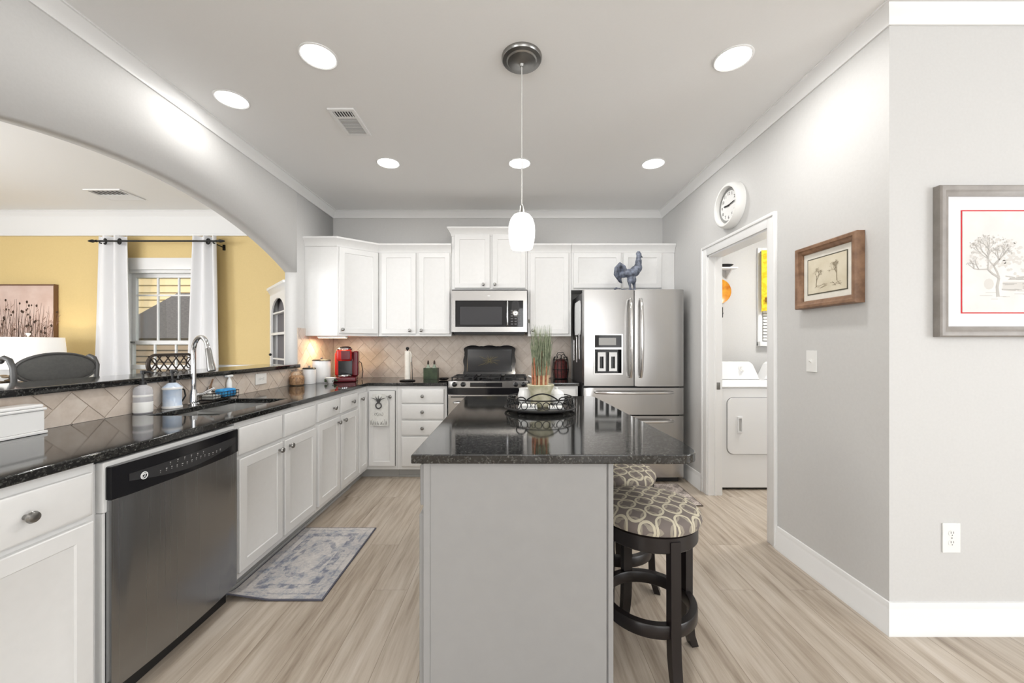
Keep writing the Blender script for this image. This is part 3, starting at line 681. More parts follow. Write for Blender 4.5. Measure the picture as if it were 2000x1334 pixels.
t = thing('range', 'stainless gas range with a bowed black front edge and four front knobs', 'stove', (-.217, 3.62, 0), 0, world=True)
r0, r1, ry = -.603, .163, 3.612
part('body', MB().box(r0, r1, ry+.012, YB-.02, .05, .905), M['dark_side'], t)
for q_ in ((r0+.04, ry+.06), (r1-.04, ry+.06), (r0+.04, YB-.07), (r1-.04, YB-.07)): part('foot', MB().lathe([(0, 0), (.02, 0), (.016, .05), (0, .05)], q_[0], q_[1], 0, 12), M['black'], t)
ct = part('cooktop', MB().box(r0, r1, ry-.005, YB-.02, .905, .938, .006), M['black_gloss'], t)
g_ = MB()
for gx in (r0+.13, -.22, r1-.13):
    for yy in (3.70, 3.86, 4.02): g_.box(gx-.11, gx+.11, yy-.006, yy+.006, .955, .966, .002)
    for dx in (-.10, 0, .10): g_.box(gx+dx-.006, gx+dx+.006, 3.67, 4.06, .953, .964, .002)
    for dx in (-.10, .10):
        for yy in (3.68, 4.05): g_.box(gx+dx-.006, gx+dx+.006, yy-.006, yy+.006, .937, .956)
part('grate', g_, M['black'], ct)
for bx, by in ((r0+.13, 3.78), (r0+.13, 3.95), (r1-.13, 3.78), (r1-.13, 3.95), (-.22, 3.87)): part('burner', MB().lathe([(0, .012), (.03, .012), (.04, .006), (.045, 0)], bx, by, .938, 18), M['pewter'], ct)
def bow2(x0, x1, ye, bulge, yb_, n=16):
    f_ = [(x0+(x1-x0)*i/n, ye-bulge*(1-(2*i/n-1)**2)) for i in range(n+1)]
    return [(x0, yb_)]+f_+[(x1, yb_)]
cp = part('control_panel', MB().prism(bow2(r0+.01, r1-.01, ry-.03, .014, ry+.012), 'z', .872, .934, .004), M['steel'], t)
for kx in (-.535, -.455, .035, .108):
    b = MB(); b.M = Matrix.Translation((kx, ry-.034-.012*(1-((kx+.22)/.37)**2), .905)) @ Matrix.Rotation(PI/2, 4, 'X')
    part('knob', b.lathe([(0, 0), (.024, 0), (.023, .012), (.019, .026), (.013, .030), (0, .030)], seg=20), M['black_gloss'], cp)
part('display', MB().box(-.39, -.09, ry-.0465, ry-.038, .882, .922, .003), M['black_glass'], cp)
part('front_edge', MB().prism(bow2(r0, r1, ry-.034, .022, ry+.012), 'z', .815, .870, .01, 3), M['black_gloss'], t)
od = part('oven_door', MB().box(r0+.004, r1-.004, ry-.02, ry+.010, .24, .808, .006), M['steel'], t)
part('window', MB().box(r0+.13, r1-.13, ry-.0215, ry-.019, .38, .66, .002), M['black_glass'], od)
part('handle', MB().tube([(r0+.06, ry-.02, .735), (r0+.07, ry-.055, .735), (r0+.14, ry-.062, .735), (r1-.14, ry-.062, .735), (r1-.07, ry-.055, .735), (r1-.06, ry-.02, .735)], .011, 10), M['steel_plain'], od)
part('vent_slot', MB().box(r0+.03, r1-.03, ry-.0215, ry-.019, .780, .790), M['black'], od)
part('storage_drawer', MB().box(r0+.004, r1-.004, ry-.02, ry+.010, .055, .232, .006), M['steel'], t)

t = thing('refrigerator', 'tall stainless french-door refrigerator with an ice dispenser in its left door', 'refrigerator', (1.117, 3.60, 0), 0, world=True)
f0, f1, fy = .659, 1.577, 3.523
part('case', MB().box(f0+.004, f1-.004, fy+.085, 4.20, .03, 1.765, .004), M['dark_side'], t)
part('grille', MB().box(f0+.03, f1-.03, fy+.05, fy+.084, .004, .05), M['black'], t)
for xx_ in (f0+.06, f1-.06): part('hinge_cover', MB().box(xx_-.05, xx_+.05, fy+.03, fy+.12, 1.766, 1.782, .005), M['dark_side'], t)
xm = PX(1239.5, fy)
def fdoor(name, x0, x1, z0, z1): return part(name, MB().prism(bow2(x0, x1, fy+.006, .010, fy+.078, 18), 'z', z0, z1, .006, 3), M['steel'], t)
# left door is built with a dispenser opening in it
x0, x1, z0, z1 = f0, xm-.002, .892, 1.782
dx0, dx1, dz0, dz1 = PX(1159, fy), PX(1216, fy), 1.000, 1.372
yf = lambda x: fy+.006-.010*(1-(2*(x-x0)/(x1-x0)-1)**2)
b = MB(); n = 20; cols = sorted({x0+.004+(x1-x0-.008)*i/n for i in range(n+1)}|{dx0, dx1}); rows = [z0+.004, dz0, dz1, z1-.004]
gv = {(i, j): b.v(x, yf(x), z) for i, x in enumerate(cols) for j, z in enumerate(rows)}
for i in range(len(cols)-1):
    for j_ in range(3):
        if j_ == 1 and cols[i] >= dx0-1e-6 and cols[i+1] <= dx1+1e-6: continue
        b.f([gv[(i, j_)], gv[(i+1, j_)], gv[(i+1, j_+1)], gv[(i, j_+1)]])
hm = b.bm.edges[:]
bk = {}
for key, vv in gv.items():
    i, j_ = key; x = cols[i]
    outer = i in (0, len(cols)-1) or j_ in (0, 3)
    if outer: bk[key] = b.v(x+(-.004 if i == 0 else .004 if i == len(cols)-1 else 0), fy+.078, vv.co.z+(-.004 if j_ == 0 else .004 if j_ == 3 else 0))
loop = [(i, 0) for i in range(len(cols))]+[(len(cols)-1, j_) for j_ in (1, 2, 3)]+[(i, 3) for i in range(len(cols)-2, -1, -1)]+[(0, j_) for j_ in (2, 1)]
for a_, c_ in zip(loop, loop[1:]+loop[:1]): b.f([gv[a_], gv[c_], bk[c_], bk[a_]])
b.f([bk[k_] for k_ in loop])
ld = part('door', b, M['steel'], t, label='left refrigerator door with the ice and water dispenser')
dp = MB(); zmid = 1.235
ins = [(dx0, dx1, zmid+.016, dz1, .012), (dx0, dx1, dz0, zmid-.004, .07)]
r_ = MB()
yfd = yf((dx0+dx1)/2)
r_.slab([dx0, dx0+.012, dx1-.012, dx1], [dz0, dz0+.014, zmid-.004, zmid+.014, dz1-.010, dz1], lambda i, j: not (i == 1 and j in (1, 3)), 0, .012)
for v_ in r_.bm.verts: v_.co = Vector((v_.co.x, yfd+.008-v_.co.z, v_.co.y))
ds = part('dispenser', r_, M['steel_plain'], ld)
part('display', MB().box(dx0+.0125, dx1-.0125, yfd+.004, yfd+.012, zmid+.0145, dz1-.0105), M['black_glass'], ds)
part('display_window', MB().box(dx0+.05, dx1-.06, yfd+.0028, yfd+.0045, zmid+.035, dz1-.035), mat('gray_screen', (.35, .35, .34, 1), .3), ds)
nb = MB(); nb.box(dx0+.012, dx1-.012, yfd+.055, yfd+.062, dz0+.012, zmid-.004); nb.box(dx0+.008, dx0+.0125, yfd+.006, yfd+.06, dz0+.012, zmid-.004); nb.box(dx1-.0125, dx1-.008, yfd+.006, yfd+.06, dz0+.012, zmid-.004); nb.box(dx0+.012, dx1-.012, yfd+.006, yfd+.06, dz0+.008, dz0+.014); nb.box(dx0+.012, dx1-.012, yfd+.006, yfd+.06, zmid-.004, zmid+.001)
part('niche', nb, M['black_gloss'], ds)
for k_ in (0, 1):
    px0 = dx0+.045+k_*.105
    pb = MB(); pb.slab([px0, px0+.018, px0+.055, px0+.073], [dz0+.03, dz0+.055, dz0+.165, dz0+.205], lambda i, j: not (i == 1 and j == 1), 0, .014)
    for v_ in pb.bm.verts: v_.co = Vector((v_.co.x, yfd+.040-v_.co.z, v_.co.y))
    part('paddle', pb, M['enamel'], ds)
rd = fdoor('door', xm+.002, f1, .892, 1.782)
md = fdoor('drawer', f0, f1, .632, .878); fd = fdoor('drawer', f0, f1, .056, .620)
def bowbar(b, p0, p1, out, r, n=14):
    p0, p1 = Vector(p0), Vector(p1); L = []
    L.append(p0+Vector((0, .055, 0))); 
    for i in range(n+1):
        u = i/n; L.append(p0.lerp(p1, u)+Vector((0, -out*math.sin(PI*u)**.6 if 0 < u < 1 else 0, 0)))
    L.append(p1+Vector((0, .055, 0)))
    return b.tube(L, [r*.8]*2+[r]*(n-1)+[r*.8]*2, 12)
for o_, hx in ((ld, PX(1230, fy)), (rd, PX(1250, fy))):
    part('handle', bowbar(MB(), (hx, fy-.03, .98), (hx, fy-.03, 1.69), .04, .0145), M['steel_plain'], o_)
part('handle', bowbar(MB(), (PX(1163, fy), fy-.03, .838), (PX(1312, fy), fy-.03, .838), .04, .0135), M['steel_plain'], md)
part('handle', bowbar(MB(), (PX(1163, fy), fy-.03, .578), (PX(1312, fy), fy-.03, .578), .04, .0135), M['steel_plain'], fd)
# things hung on its dark side
b = MB()
yg = [(3.70, 1.70), (3.92, 1.70), (3.95, 1.66), (3.955, 1.42), (3.93, 1.37), (3.70, 1.37), (3.665, 1.42), (3.665, 1.66)]
b.prism(yg, 'x', f0-.016, f0+.003, .006)
single('pot_holder', b, noisy('quilted_white_cotton', (.78, .79, .79, 1), (.84, .85, .85, 1), 40, .9, bmp=.3), 'white quilted pot holder hung high on the dark side of the refrigerator', 'pot holder')
def utensil(y, ztop, ln, wd, lab, kind):
    t = thing('kitchen_utensil', lab, 'utensil', (f0-.008, y, ztop-ln), 0, 'steel utensils hung on the refrigerator side', world=True)
    part('hook', MB().tube([(f0+.003, y, ztop+.004), (f0-.014, y, ztop+.002), (f0-.018, y, ztop-.010), (f0-.013, y, ztop-.018)], .003, 8), M['nickel'], t)
    part('handle', MB().box(f0-.014, f0-.006, y-wd/2, y+wd/2, ztop-ln, ztop-.006, .003), M['steel_plain'], t)
    if kind: part('blade', MB().box(f0-.0125, f0-.0075, y-wd, y+wd, ztop-ln-.09, ztop-ln+.004, .002), M['steel_plain'], t)
utensil(3.72, 1.385, .16, .028, 'gray steel utensil hung below the white pot holder, nearer the doors', 1)
utensil(3.86, 1.36, .17, .024, 'gray steel utensil hung below the white pot holder, second from the doors', 1)
utensil(4.02, 1.33, .22, .022, 'thin gray rod utensil hung on the refrigerator side nearest the wall', 0)

# ------------------------------------------------------------------ rooster statue on the refrigerator
def rooster():
    b = MB(); Y = 3.66
    q = lambda px, py, dy=0: (PX(px, Y), Y+dy, PZ(py, Y)+.006)
    # body, neck, head in one skin of overlapping bulges; remeshed into one surface below
    for c, r in (((1228, 535), (.052, .045, .042)), ((1240, 531), (.048, .044, .052)), ((1246, 524), (.040, .038, .05)), ((1247, 514), (.032, .03, .045)), ((1247, 506), (.024, .022, .032)), ((1247, 501), (.020, .018, .022)), ((1218, 537), (.045, .036, .034)), ((1231, 547), (.03, .04, .045)), ((1238, 548), (.022, .034, .04))):
        b.ball(q(*c), r, 16, 10)
    b.tube([q(1250, 501), q(1254, 503), q(1256, 505)], [.010, .007, .002], 8)                       # beak
    for px, py in ((1244, 497), (1246, 494.5), (1249, 495), (1251, 498)): b.ball(q(px, py), (.011, .007, .017), 10, 8)   # comb
    b.ball(q(1252, 511), (.009, .008, .018), 10, 8)                                                  # wattle
    for k in range(7):                                                                               # arching tail feathers
        a = k/6; top = 519+a*8; out = 1201+a*9
        P_ = [q(1222, 536, (k-3)*.008), q(1216-a*2, 524+a*6, (k-3)*.011), q(1209+a*2, top, (k-3)*.012), q(out+1, top+8+a*4, (k-3)*.012), q(out-1+a*4, top+20+a*3, (k-3)*.010), q(out+2+a*5, top+27, (k-3)*.008)]
        b.tube(P_, [.018, .022, .024, .022, .016, .005], 10)
    for s_ in (-1, 1): b.ball(q(1226, 536, s_*.036), (.045, .014, .028), 12, 8)                       # wings
    for px, s_ in ((1228, -1), (1239, 1)):
        b.tube([q(px, 550, s_*.02), q(px+1, 560, s_*.02), q(px+2, 567, s_*.02)], [.020, .012, .010], 10)
        for dx in (-5, 3, 7): b.tube([q(px+2, 566, s_*.02), q(px+2+dx, 568.5, s_*.02+dx*.001)], [.009, .004], 8)
    b.tube([q(1204, 564), q(1199, 567)], [.012, .009], 8); b.tube([q(1203, 563), q(1214, 566), q(1228, 568)], .006, 8)
    zb_ = 1.7655
    b.ball((PX(1228, Y), Y, zb_+.012), (.125, .06, .012), 24, 8)
    for v_ in b.bm.verts: v_.co.z = max(v_.co.z, zb_+.0005)
    m_ = noisy('patinated_blue_gray_resin', S(52, 56, 66), S(132, 140, 158), 28, .42, 0, (1, 1, 1), .3)
    o = single('rooster_statue', b, m_, 'dark blue-gray rooster statue standing on top of the refrigerator', 'statue')
    r = o.modifiers.new('remesh', 'REMESH'); r.mode = 'VOXEL'; r.voxel_size = .0055; r.use_smooth_shade = True
    sm = o.modifiers.new('smooth', 'SMOOTH'); sm.factor = .4; sm.iterations = 3
rooster()

# ------------------------------------------------------------------ on the left counter, from the front of the picture to the corner
ZT = .9148
t = thing('lidded_box', 'white lidded ceramic box with a molded knob on the left counter', 'box', (-1.918, 1.36, ZT), 0, world=True)
bx0, bx1, by0, by1 = -1.962, -1.872, 1.17, 1.55
part('base', MB().box(bx0, bx1, by0, by1, ZT, ZT+.012, .003).box(bx0+.006, bx1-.006, by0+.006, by1-.006, ZT+.012, ZT+.092, .004), M['ceramic'], t)
l_ = part('lid', MB().box(bx0+.001, bx1-.001, by0+.001, by1-.001, ZT+.0925, ZT+.104, .004).box(bx0+.007, bx1-.007, by0+.007, by1-.007, ZT+.104, ZT+.118, .006), M['ceramic'], t)
part('knob', MB().prism([(y_, z_) for y_, z_ in ((1.31, 1.0325), (1.34, 1.052), (1.40, 1.052), (1.43, 1.0325))], 'x', -1.928, -1.908, .005), M['ceramic'], l_)

def pump(t, x, y, z, hgt, m_, ang):
    b = MB(); b.lathe([(0, 0), (.015, 0), (.015, .018), (.006, .02), (.0055, hgt-.02), (.011, hgt-.018), (.011, hgt), (0, hgt)], x, y, z, 16)
    d_ = Vector((math.cos(ang), math.sin(ang), 0))
    b.tube([Vector((x, y, z+hgt-.008)), Vector((x, y, z+hgt-.008))+d_*.03, Vector((x, y, z+hgt-.016))+d_*.045], [.007, .0055, .0045], 8)
    return part('pump', b, m_, t)
t = thing('soap_bottle', 'clear pump bottle with a white label, left of the blue one by the sink', 'soap bottle', (-1.922, 2.0, ZT), 0, 'pump bottles behind the sink', world=True)
part('bottle', MB().lathe([(0, 0), (.036, 0), (.039, .005), (.039, .118), (.034, .134), (.018, .143), (.013, .148), (0, .148)], -1.922, 2.0, ZT, 28), mat('cloudy_plastic', (.70, .70, .74, 1), .12, 0, Alpha=.55), t)
part('label', MB().lathe([(.0394, .006), (.0398, .008), (.0398, .058), (.0394, .060)], -1.922, 2.0, ZT, 28).lathe([(.0394, .086), (.0397, .087), (.0397, .096), (.0394, .097)], -1.922, 2.0, ZT, 28), M['plastic'], t)
pump(t, -1.922, 2.0, ZT+.148, .074, M['black'], .2)
t = thing('soap_bottle', 'pale blue pump bottle with an angled shoulder between clear bottle and faucet', 'soap bottle', (-1.915, 2.165, ZT), 0, 'pump bottles behind the sink', world=True)
part('bottle', MB().lathe([(0, 0), (.043, 0), (.045, .004), (.045, .012), (.042, .016), (.042, .105), (.045, .109), (.045, .116), (.022, .140), (.015, .143), (0, .143)], -1.915, 2.165, ZT, 30), noisy('pale_blue_glaze', S(176, 196, 222), S(214, 222, 232), 14, .2), t)
for prof_ in ([(.0452, .0005), (.0458, .003), (.0458, .012), (.0452, .014)], [(.0452, .106), (.0458, .108), (.0458, .116), (.0452, .118)]): part('band', MB().lathe(prof_, -1.915, 2.165, ZT, 30), M['ceramic'], t)
part('handle', MB().tube([(-1.905, 2.205, ZT+.112), (-1.896, 2.222, ZT+.095), (-1.892, 2.225, ZT+.06), (-1.900, 2.210, ZT+.03)], .004, 8), M['iron'], t)
pump(t, -1.915, 2.165, ZT+.143, .072, M['black'], -.3)

# wire caddy with sponge, scrubber and bottle
cx_, cy_ = -1.905, 2.50
t = thing('sponge_caddy', 'low black wire caddy behind the sink right of the faucet', 'caddy', (cx_, cy_, ZT), 0, world=True)
b = MB(); X0, X1, Y0, Y1 = cx_-.045, cx_+.045, cy_-.115, cy_+.115
for z_ in (.010, .032, .052): b.tube([(X0, Y0, ZT+z_), (X1, Y0, ZT+z_), (X1, Y1, ZT+z_), (X0, Y1, ZT+z_)], .0022, 6, True)
for k in range(10):
    y_ = Y0+(Y1-Y0)*k/9; b.tube([(X0, y_, ZT+.052), (X0, y_, ZT+.010), (X1, y_, ZT+.010), (X1, y_, ZT+.052)], .0016, 5)
for x_ in (X0, X1):
    for y_ in (Y0+.01, Y1-.01): b.tube([(x_, y_, ZT+.012), (x_, y_, ZT)], .0035, 6)
b.tube([(X0, Y0+.06, ZT+.052), (X0, Y0+.08, ZT+.085), (X0, Y0+.105, ZT+.09), (X0, Y0+.12, ZT+.052)], .002, 6)
part('wire_frame', b, M['iron'], t)
b = MB(); b.box(cx_-.036, cx_+.038, cy_+.0, cy_+.108, ZT+.014, ZT+.066, .014, 3)
single('sponge_cloth', b, noisy('blue_terry', S(28, 116, 190), S(70, 170, 220), 30, .9, bmp=.5), 'bright blue cleaning cloth stuffed in the wire caddy', 'cloth')
b = MB(); b.box(cx_-.034, cx_+.034, cy_-.105, cy_-.03, ZT+.013, ZT+.038, .006)
single('sponge', b, noisy('gray_sponge', S(150, 150, 146), S(190, 190, 184), 60, .95, bmp=.4), 'gray scrub sponge lying in the caddy beside the blue cloth', 'sponge')
t = thing('dish_brush', 'slim brown dish brush leaning in the wire caddy', 'brush', (cx_-.02, cy_-.045, ZT+.038), 0, world=True)
part('handle', MB().tube([(cx_-.02, cy_-.06, ZT+.045), (cx_-.03, cy_-.035, ZT+.09), (cx_-.034, cy_-.01, ZT+.135)], [.005, .006, .0045], 8), mat('brown_wood', S(110, 82, 60), .5), t)
part('brush_head', MB().ball((cx_-.018, cy_-.064, ZT+.052), (.014, .014, .011), 12, 8), M['plastic'], t)
t = thing('spray_bottle', 'small white bottle with a flat nozzle behind the blue cloth', 'bottle', (-1.948, 2.555, ZT), 0, world=True)
part('bottle', MB().lathe([(0, 0), (.016, 0), (.017, .004), (.017, .095), (.012, .115), (.007, .125), (.007, .135), (0, .135)], -1.944, 2.64, ZT, 18), M['plastic'], t)
part('nozzle', MB().box(-1.956, -1.932, 2.612, 2.665, ZT+.135, ZT+.150, .004), M['plastic'], t)

t = thing('outlet_plate', 'white double outlet plate on the tan tile above the left counter', 'outlet', (XL+.012, 3.0, .965), PI/2)
def outlet(t, wdt, hgt, gangs, vertical):
    part('plate', MB().box(-wdt/2, wdt/2, -.006, 0, 0, hgt, .002), M['plastic'], t)
    for gx in gangs:
        for s_ in (-1, 1):
            u, v_ = (gx, hgt/2+s_*.021) if vertical else (gx+s_*.021, hgt/2)
            o = part('socket', MB().prism([(u+.016*math.cos(a)*(1 if vertical else .85), v_+.016*math.sin(a)*(.85 if vertical else 1)) for a in [k*PI/10 for k in range(20)]], 'y', -.0075, -.0055), M['plastic'], t)
            sl_ = MB()
            for d_ in (-.0055, .0055):
                if vertical: sl_.box(u+d_-.0012, u+d_+.0012, -.0081, -.0074, v_-.001, v_+.008)
                else: sl_.box(u-.001, u+.008, -.0081, -.0074, v_+d_-.0012, v_+d_+.0012)
            sl_.disc(u if vertical else u-.007, v_-.008 if vertical else v_, .0026, -.0078)
            part('slots', sl_, mat('socket_dark', (.15, .15, .15, 1), .6), o)
    b = MB(); b.M = Matrix.Translation((gangs[0], -.0058, hgt/2)) @ Matrix.Rotation(PI/2, 4, 'X')
    part('screw', b.lathe([(.003, 0), (.003, .001), (0, .0014)], seg=10), M['nickel'], t)
outlet(t, .128, .083, (0,), False)

# canisters, jar, coffee maker in the corner
t = thing('glass_jar', 'round clear glass jar of brown snacks left of the white canisters', 'jar', (-1.905, 3.40, ZT), 0, world=True)
gx, gy = -1.905, 3.40
part('jar', MB().lathe([(0, 0), (.052, 0), (.060, .006), (.063, .03), (.063, .085), (.05, .115), (.044, .120), (.044, .128)], gx, gy, ZT, 28), M['glass'], t)
part('contents', MB().lathe([(0, .004), (.05, .004), (.058, .012), (.059, .07), (.045, .085), (0, .088)], gx, gy, ZT, 24), noisy('brown_snacks', S(120, 84, 56), S(206, 168, 128), 55, .7, bmp=.8), t)
part('lid', MB().lathe([(0, .145), (.012, .145), (.014, .138), (.046, .134), (.047, .126), (0, .126)], gx, gy, ZT, 24), M['glass_dim'], t)
def canister(x, y, r, h, lab):
    t = thing('canister', lab, 'canister', (x, y, ZT), 0, 'white enamel canisters', world=True)
    part('body', MB().lathe([(0, 0), (r*.96, 0), (r, .006), (r, h-.03), (r*.97, h-.014), (r*.97, h), (0, h)], x, y, ZT, 32), M['enamel'], t)
    l_ = part('lid', MB().lathe([(0, h+.014), (r*.9, h+.013), (r*1.02, h+.006), (r*1.02, h+.0005), (0, h+.0005)], x, y, ZT, 32), M['black'], t)
    part('knob', MB().lathe([(0, h+.034), (.011, h+.031), (.012, h+.024), (.006, h+.018), (.006, h+.0135), (0, h+.0135)], x, y, ZT, 16), M['nickel'], l_)
canister(-1.872, 3.545, .056, .135, 'short white canister with a black lid beside the glass jar')
canister(-1.835, 3.70, .082, .205, 'tall white canister with a black lid left of the red coffee maker')
t = thing('small_pot', 'little white pot holding green leaves in front of the red coffee maker', 'pot', (-1.70, 3.60, ZT), 0, world=True)
part('pot', MB().lathe([(0, 0), (.022, 0), (.030, .02), (.048, .046), (.05, .052), (.044, .052), (.026, .02), (0, .012)], -1.70, 3.60, ZT, 24), M['ceramic'], t)
random.seed(5); b = MB()
for k in range(14):
    a = random.uniform(0, 2*PI); r_ = random.uniform(.02, .062)
    b.ball((-1.70+r_*math.cos(a), 3.60+r_*math.sin(a)*.6, ZT+.018+random.uniform(0, .018)), (.013, .008, .008), 8, 6)
g_ = part('leaves', b, mat('dark_leaf', S(60, 78, 52), .6), t)

t = thing('coffee_maker', 'glossy red single-serve coffee maker in the counter corner', 'coffee maker', (-1.66, 3.84, ZT), math.radians(18))
part('base', MB().box(-.105, .105, -.15, .13, 0, .045, .012, 3), M['darkred'], t)
part('tower', MB().box(-.105, .105, .0, .13, .045, .285, .022, 3), M['red'], t)
hd = part('head', MB().box(-.078, .062, -.14, .02, .20, .315, .024, 3), M['red'], t)
part('brew_face', MB().box(-.03, .05, -.1435, -.135, .215, .30, .006), M['darkred'], hd)
part('lid', MB().lathe([(0, .034), (.03, .032), (.05, .022), (.056, .004), (.05, 0), (0, 0)], 0, -.05, .313, 24, 1, 1.1), M['black_gloss'], t)
part('lid_handle', MB().tube([(-.066, -.02, .318), (-.064, -.12, .318), (-.03, -.152, .318), (.03, -.152, .318), (.058, -.12, .318), (.058, -.02, .318)], .008, 8), M['chrome'], t)
part('water_tank', MB().box(.068, .118, -.07, .12, .05, .295, .012, 3), M['darkred'], t)
part('drip_tray', MB().lathe([(0, .004), (.055, .004), (.062, .012), (.062, .02), (.057, .02), (.054, .01), (0, .01)], -.005, -.085, .042, 28), M['chrome'], t)
part('cup_bay', MB().box(-.07, .06, -.012, .002, .05, .20, .004), M['black_gloss'], t)
part('power_cord', MB().tube([(.10, .12, .20), (.135, .14, .17), (.15, .15, .08), (.14, .15, .008)], .004, 8), M['black'], t)

# ------------------------------------------------------------------ on the back counter
t = thing('paper_towel_holder', 'upright paper towel holder with an almost empty white roll', 'paper towel holder', (-1.04, 3.80, ZT), 0, world=True)
tx, ty = -1.04, 3.82
part('base', MB().lathe([(0, 0), (.075, 0), (.078, .004), (.07, .010), (.02, .014), (0, .014)], tx, ty, ZT, 28), M['iron'], t)
part('rod', MB().lathe([(.006, .01), (.006, .305), (.013, .31), (.017, .322), (.012, .334), (0, .338)], tx, ty, ZT, 16), M['iron'], t)
part('side_arm', MB().tube([(tx+.05, ty, ZT+.01), (tx+.045, ty, ZT+.16), (tx+.04, ty, ZT+.24)], .003, 8), M['iron'], t)
b = MB(); b.lathe([(.0065, .016), (.027, .016), (.027, .298), (.0065, .298)], tx, ty, ZT, 24); b.tube([(tx+.028, ty-.005, ZT+.292), (tx+.036, ty-.006, ZT+.27), (tx+.037, ty-.006, ZT+.19)], .0055, 8)
part('paper_roll', b, noisy('paper_towel', S(226, 222, 212), S(236, 232, 224), 30, .95), t)
t = thing('bottle_caddy', 'small dark green square caddy on the back counter', 'caddy', (-.858, 4.10, ZT), 0, world=True)
q0, q1 = -.858, 4.08
b = MB(); b.slab([q0-.072, q0-.066, q0+.066, q0+.072], [q1-.05, q1-.044, q1+.044, q1+.05], lambda i, j: not (i == 1 and j == 1), ZT+.006, ZT+.115); b.box(q0-.072, q0+.072, q1-.05, q1+.05, ZT, ZT+.0065)
part('body', b, noisy('dark_green_tin', S(36, 50, 34), S(66, 82, 56), 20, .4), t)
for k, s_ in enumerate((-1, 1)):
    u = thing('condiment_bottle', ('left' if s_ < 0 else 'right')+' clear bottle with a dark stopper in the green caddy', 'bottle', (q0+s_*.033, q1, ZT+.007), 0, 'stoppered bottles in the green caddy', world=True)
    part('bottle', MB().lathe([(0, 0), (.027, 0), (.028, .004), (.028, .105), (.012, .13), (.010, .145), (0, .145)], q0+s_*.033, q1, ZT+.007, 20), mat('green_tinted_bottle', (.35, .42, .34, 1), .08), u)
    part('stopper', MB().lathe([(.009, .143), (.011, .15), (.010, .172), (.004, .186), (0, .187)], q0+s_*.033, q1, ZT+.007, 14), mat('dark_cork', S(62, 46, 40), .5), u)
b = MB(); b.lathe([(0, .003), (.035, .003), (.05, .012), (.055, .02), (.052, .02), (.046, .013), (0, .006)], -.695, 3.90, ZT, 24, 1, 1.2)
single('spoon_rest', b, M['black_gloss'], 'black shallow spoon rest on the counter left of the range', 'spoon rest')
# framed tray leaning behind the range
t = thing('decorative_tray', 'black scalloped tray with a gold flower leaning against the tile behind range', 'tray', (-.244, 4.14, .940), 0)
hw, th = .292, .335
def scal(u, amp, n): return amp*(.5-.5*math.cos(2*PI*n*u))
out = []
for i in range(25): u = i/24; out.append((-hw+.02+2*(hw-.02)*u, th-.014+scal(u, .014, 3)-(.012 if i in (0, 24) else 0)))
for i in range(1, 17): u = i/16; out.append((hw-.006-scal(u, .016, 2)*1 if i < 16 else hw-.02, th-.02-(th-.025)*u))
for i in range(1, 25): u = i/24; out.append((hw-.02-2*(hw-.02)*u, .002))
for i in range(1, 16): u = i/16; out.append((-hw+.006+scal(u, .016, 2), .005+(th-.025)*u))
tilt = Matrix.Rotation(math.radians(-12), 4, 'X')
b = MB(); b.M = tilt; b.prism(out, 'y', -.012, .006, .004)
part('rim', b, M['black_gloss'], t)
b = MB(); b.M = tilt; b.rings(-hw+.05, hw-.05, .045, th-.045, [(0, -.0125), (.004, -.015), (.008, -.0135), (.010, -.0128)])
pn = part('panel', b, mat('charcoal_lacquer', (.016, .017, .02, 1), .22), t)
b = MB(); b.M = tilt
random.seed(11)
for k in range(14):
    a = 2*PI*k/14+random.uniform(-.1, .1); ln = random.uniform(.06, .12)*(1.25 if abs(math.cos(a)) > .7 else .8)
    c0 = (0+.014*math.cos(a), .165+.014*math.sin(a)); p1_ = (ln*math.cos(a), .165+ln*.75*math.sin(a)); mid = (ln*.55*math.cos(a+.08), .165+ln*.45*math.sin(a+.08))
    b.strip([c0, mid, p1_], [.002, .0045, .0008], -.0136)
for k in range(8): a = 2*PI*k/8; b.disc(.012*math.cos(a), .165+.012*math.sin(a), .004, -.0137, 8)
part('flower_motif', b, mat('dull_gold', S(104, 92, 44), .4, .3), pn)

# right of the range
t = thing('scroll_basket', 'dark iron scroll basket with dark red filling right of the range', 'basket', (.50, 4.06, ZT), 0, world=True)
kx, ky = .515, 4.07
b = MB()
for k in range(12):
    a = 2*PI*k/12; c_, s_ = math.cos(a), math.sin(a)
    b.tube([(kx+.075*c_, ky+.055*s_, ZT+.004), (kx+.085*c_, ky+.062*s_, ZT+.10), (kx+.078*c_, ky+.056*s_, ZT+.20), (kx+.066*c_, ky+.048*s_, ZT+.235)], .003, 6)
for z_, r_ in ((.006, .076), (.10, .086), (.20, .079)): b.tube([(kx+r_*math.cos(k*PI/12), ky+r_*.73*math.sin(k*PI/12), ZT+z_) for k in range(24)], .004, 6, True)
for s_ in (-1, 1): b.tube([(kx+s_*.02+.022*math.cos(a)*s_, ky-.055, ZT+.235+.022*math.sin(a)) for a in [k*PI/7-.6 for k in range(12)]], .0035, 6)
b.tube([(kx-.05, ky, ZT+.232), (kx-.03, ky, ZT+.275), (kx+.03, ky, ZT+.275), (kx+.05, ky, ZT+.232)], .004, 6)
part('frame', b, M['iron'], t)
part('filling', MB().lathe([(0, .008), (.066, .008), (.074, .08), (.068, .17), (.045, .205), (0, .215)], kx, ky, ZT, 24, 1, .72), noisy('dark_red_filling', S(40, 14, 14), S(104, 36, 32), 30, .6, bmp=.6), t)
b = MB(); b.M = Matrix.Translation((.395, 4.13, ZT)) @ Matrix.Rotation(math.radians(-8), 4, 'X'); b.prism(rrect(-.022, .022, 0, .24, .02), 'y', 0, .016, .003)
single('cutting_board', b, noisy('pale_wood', S(176, 140, 116), S(206, 176, 152), 18, .5, 0, (8, 8, 1)), 'narrow pale wooden board leaning on the tile beside the scroll basket', 'board')

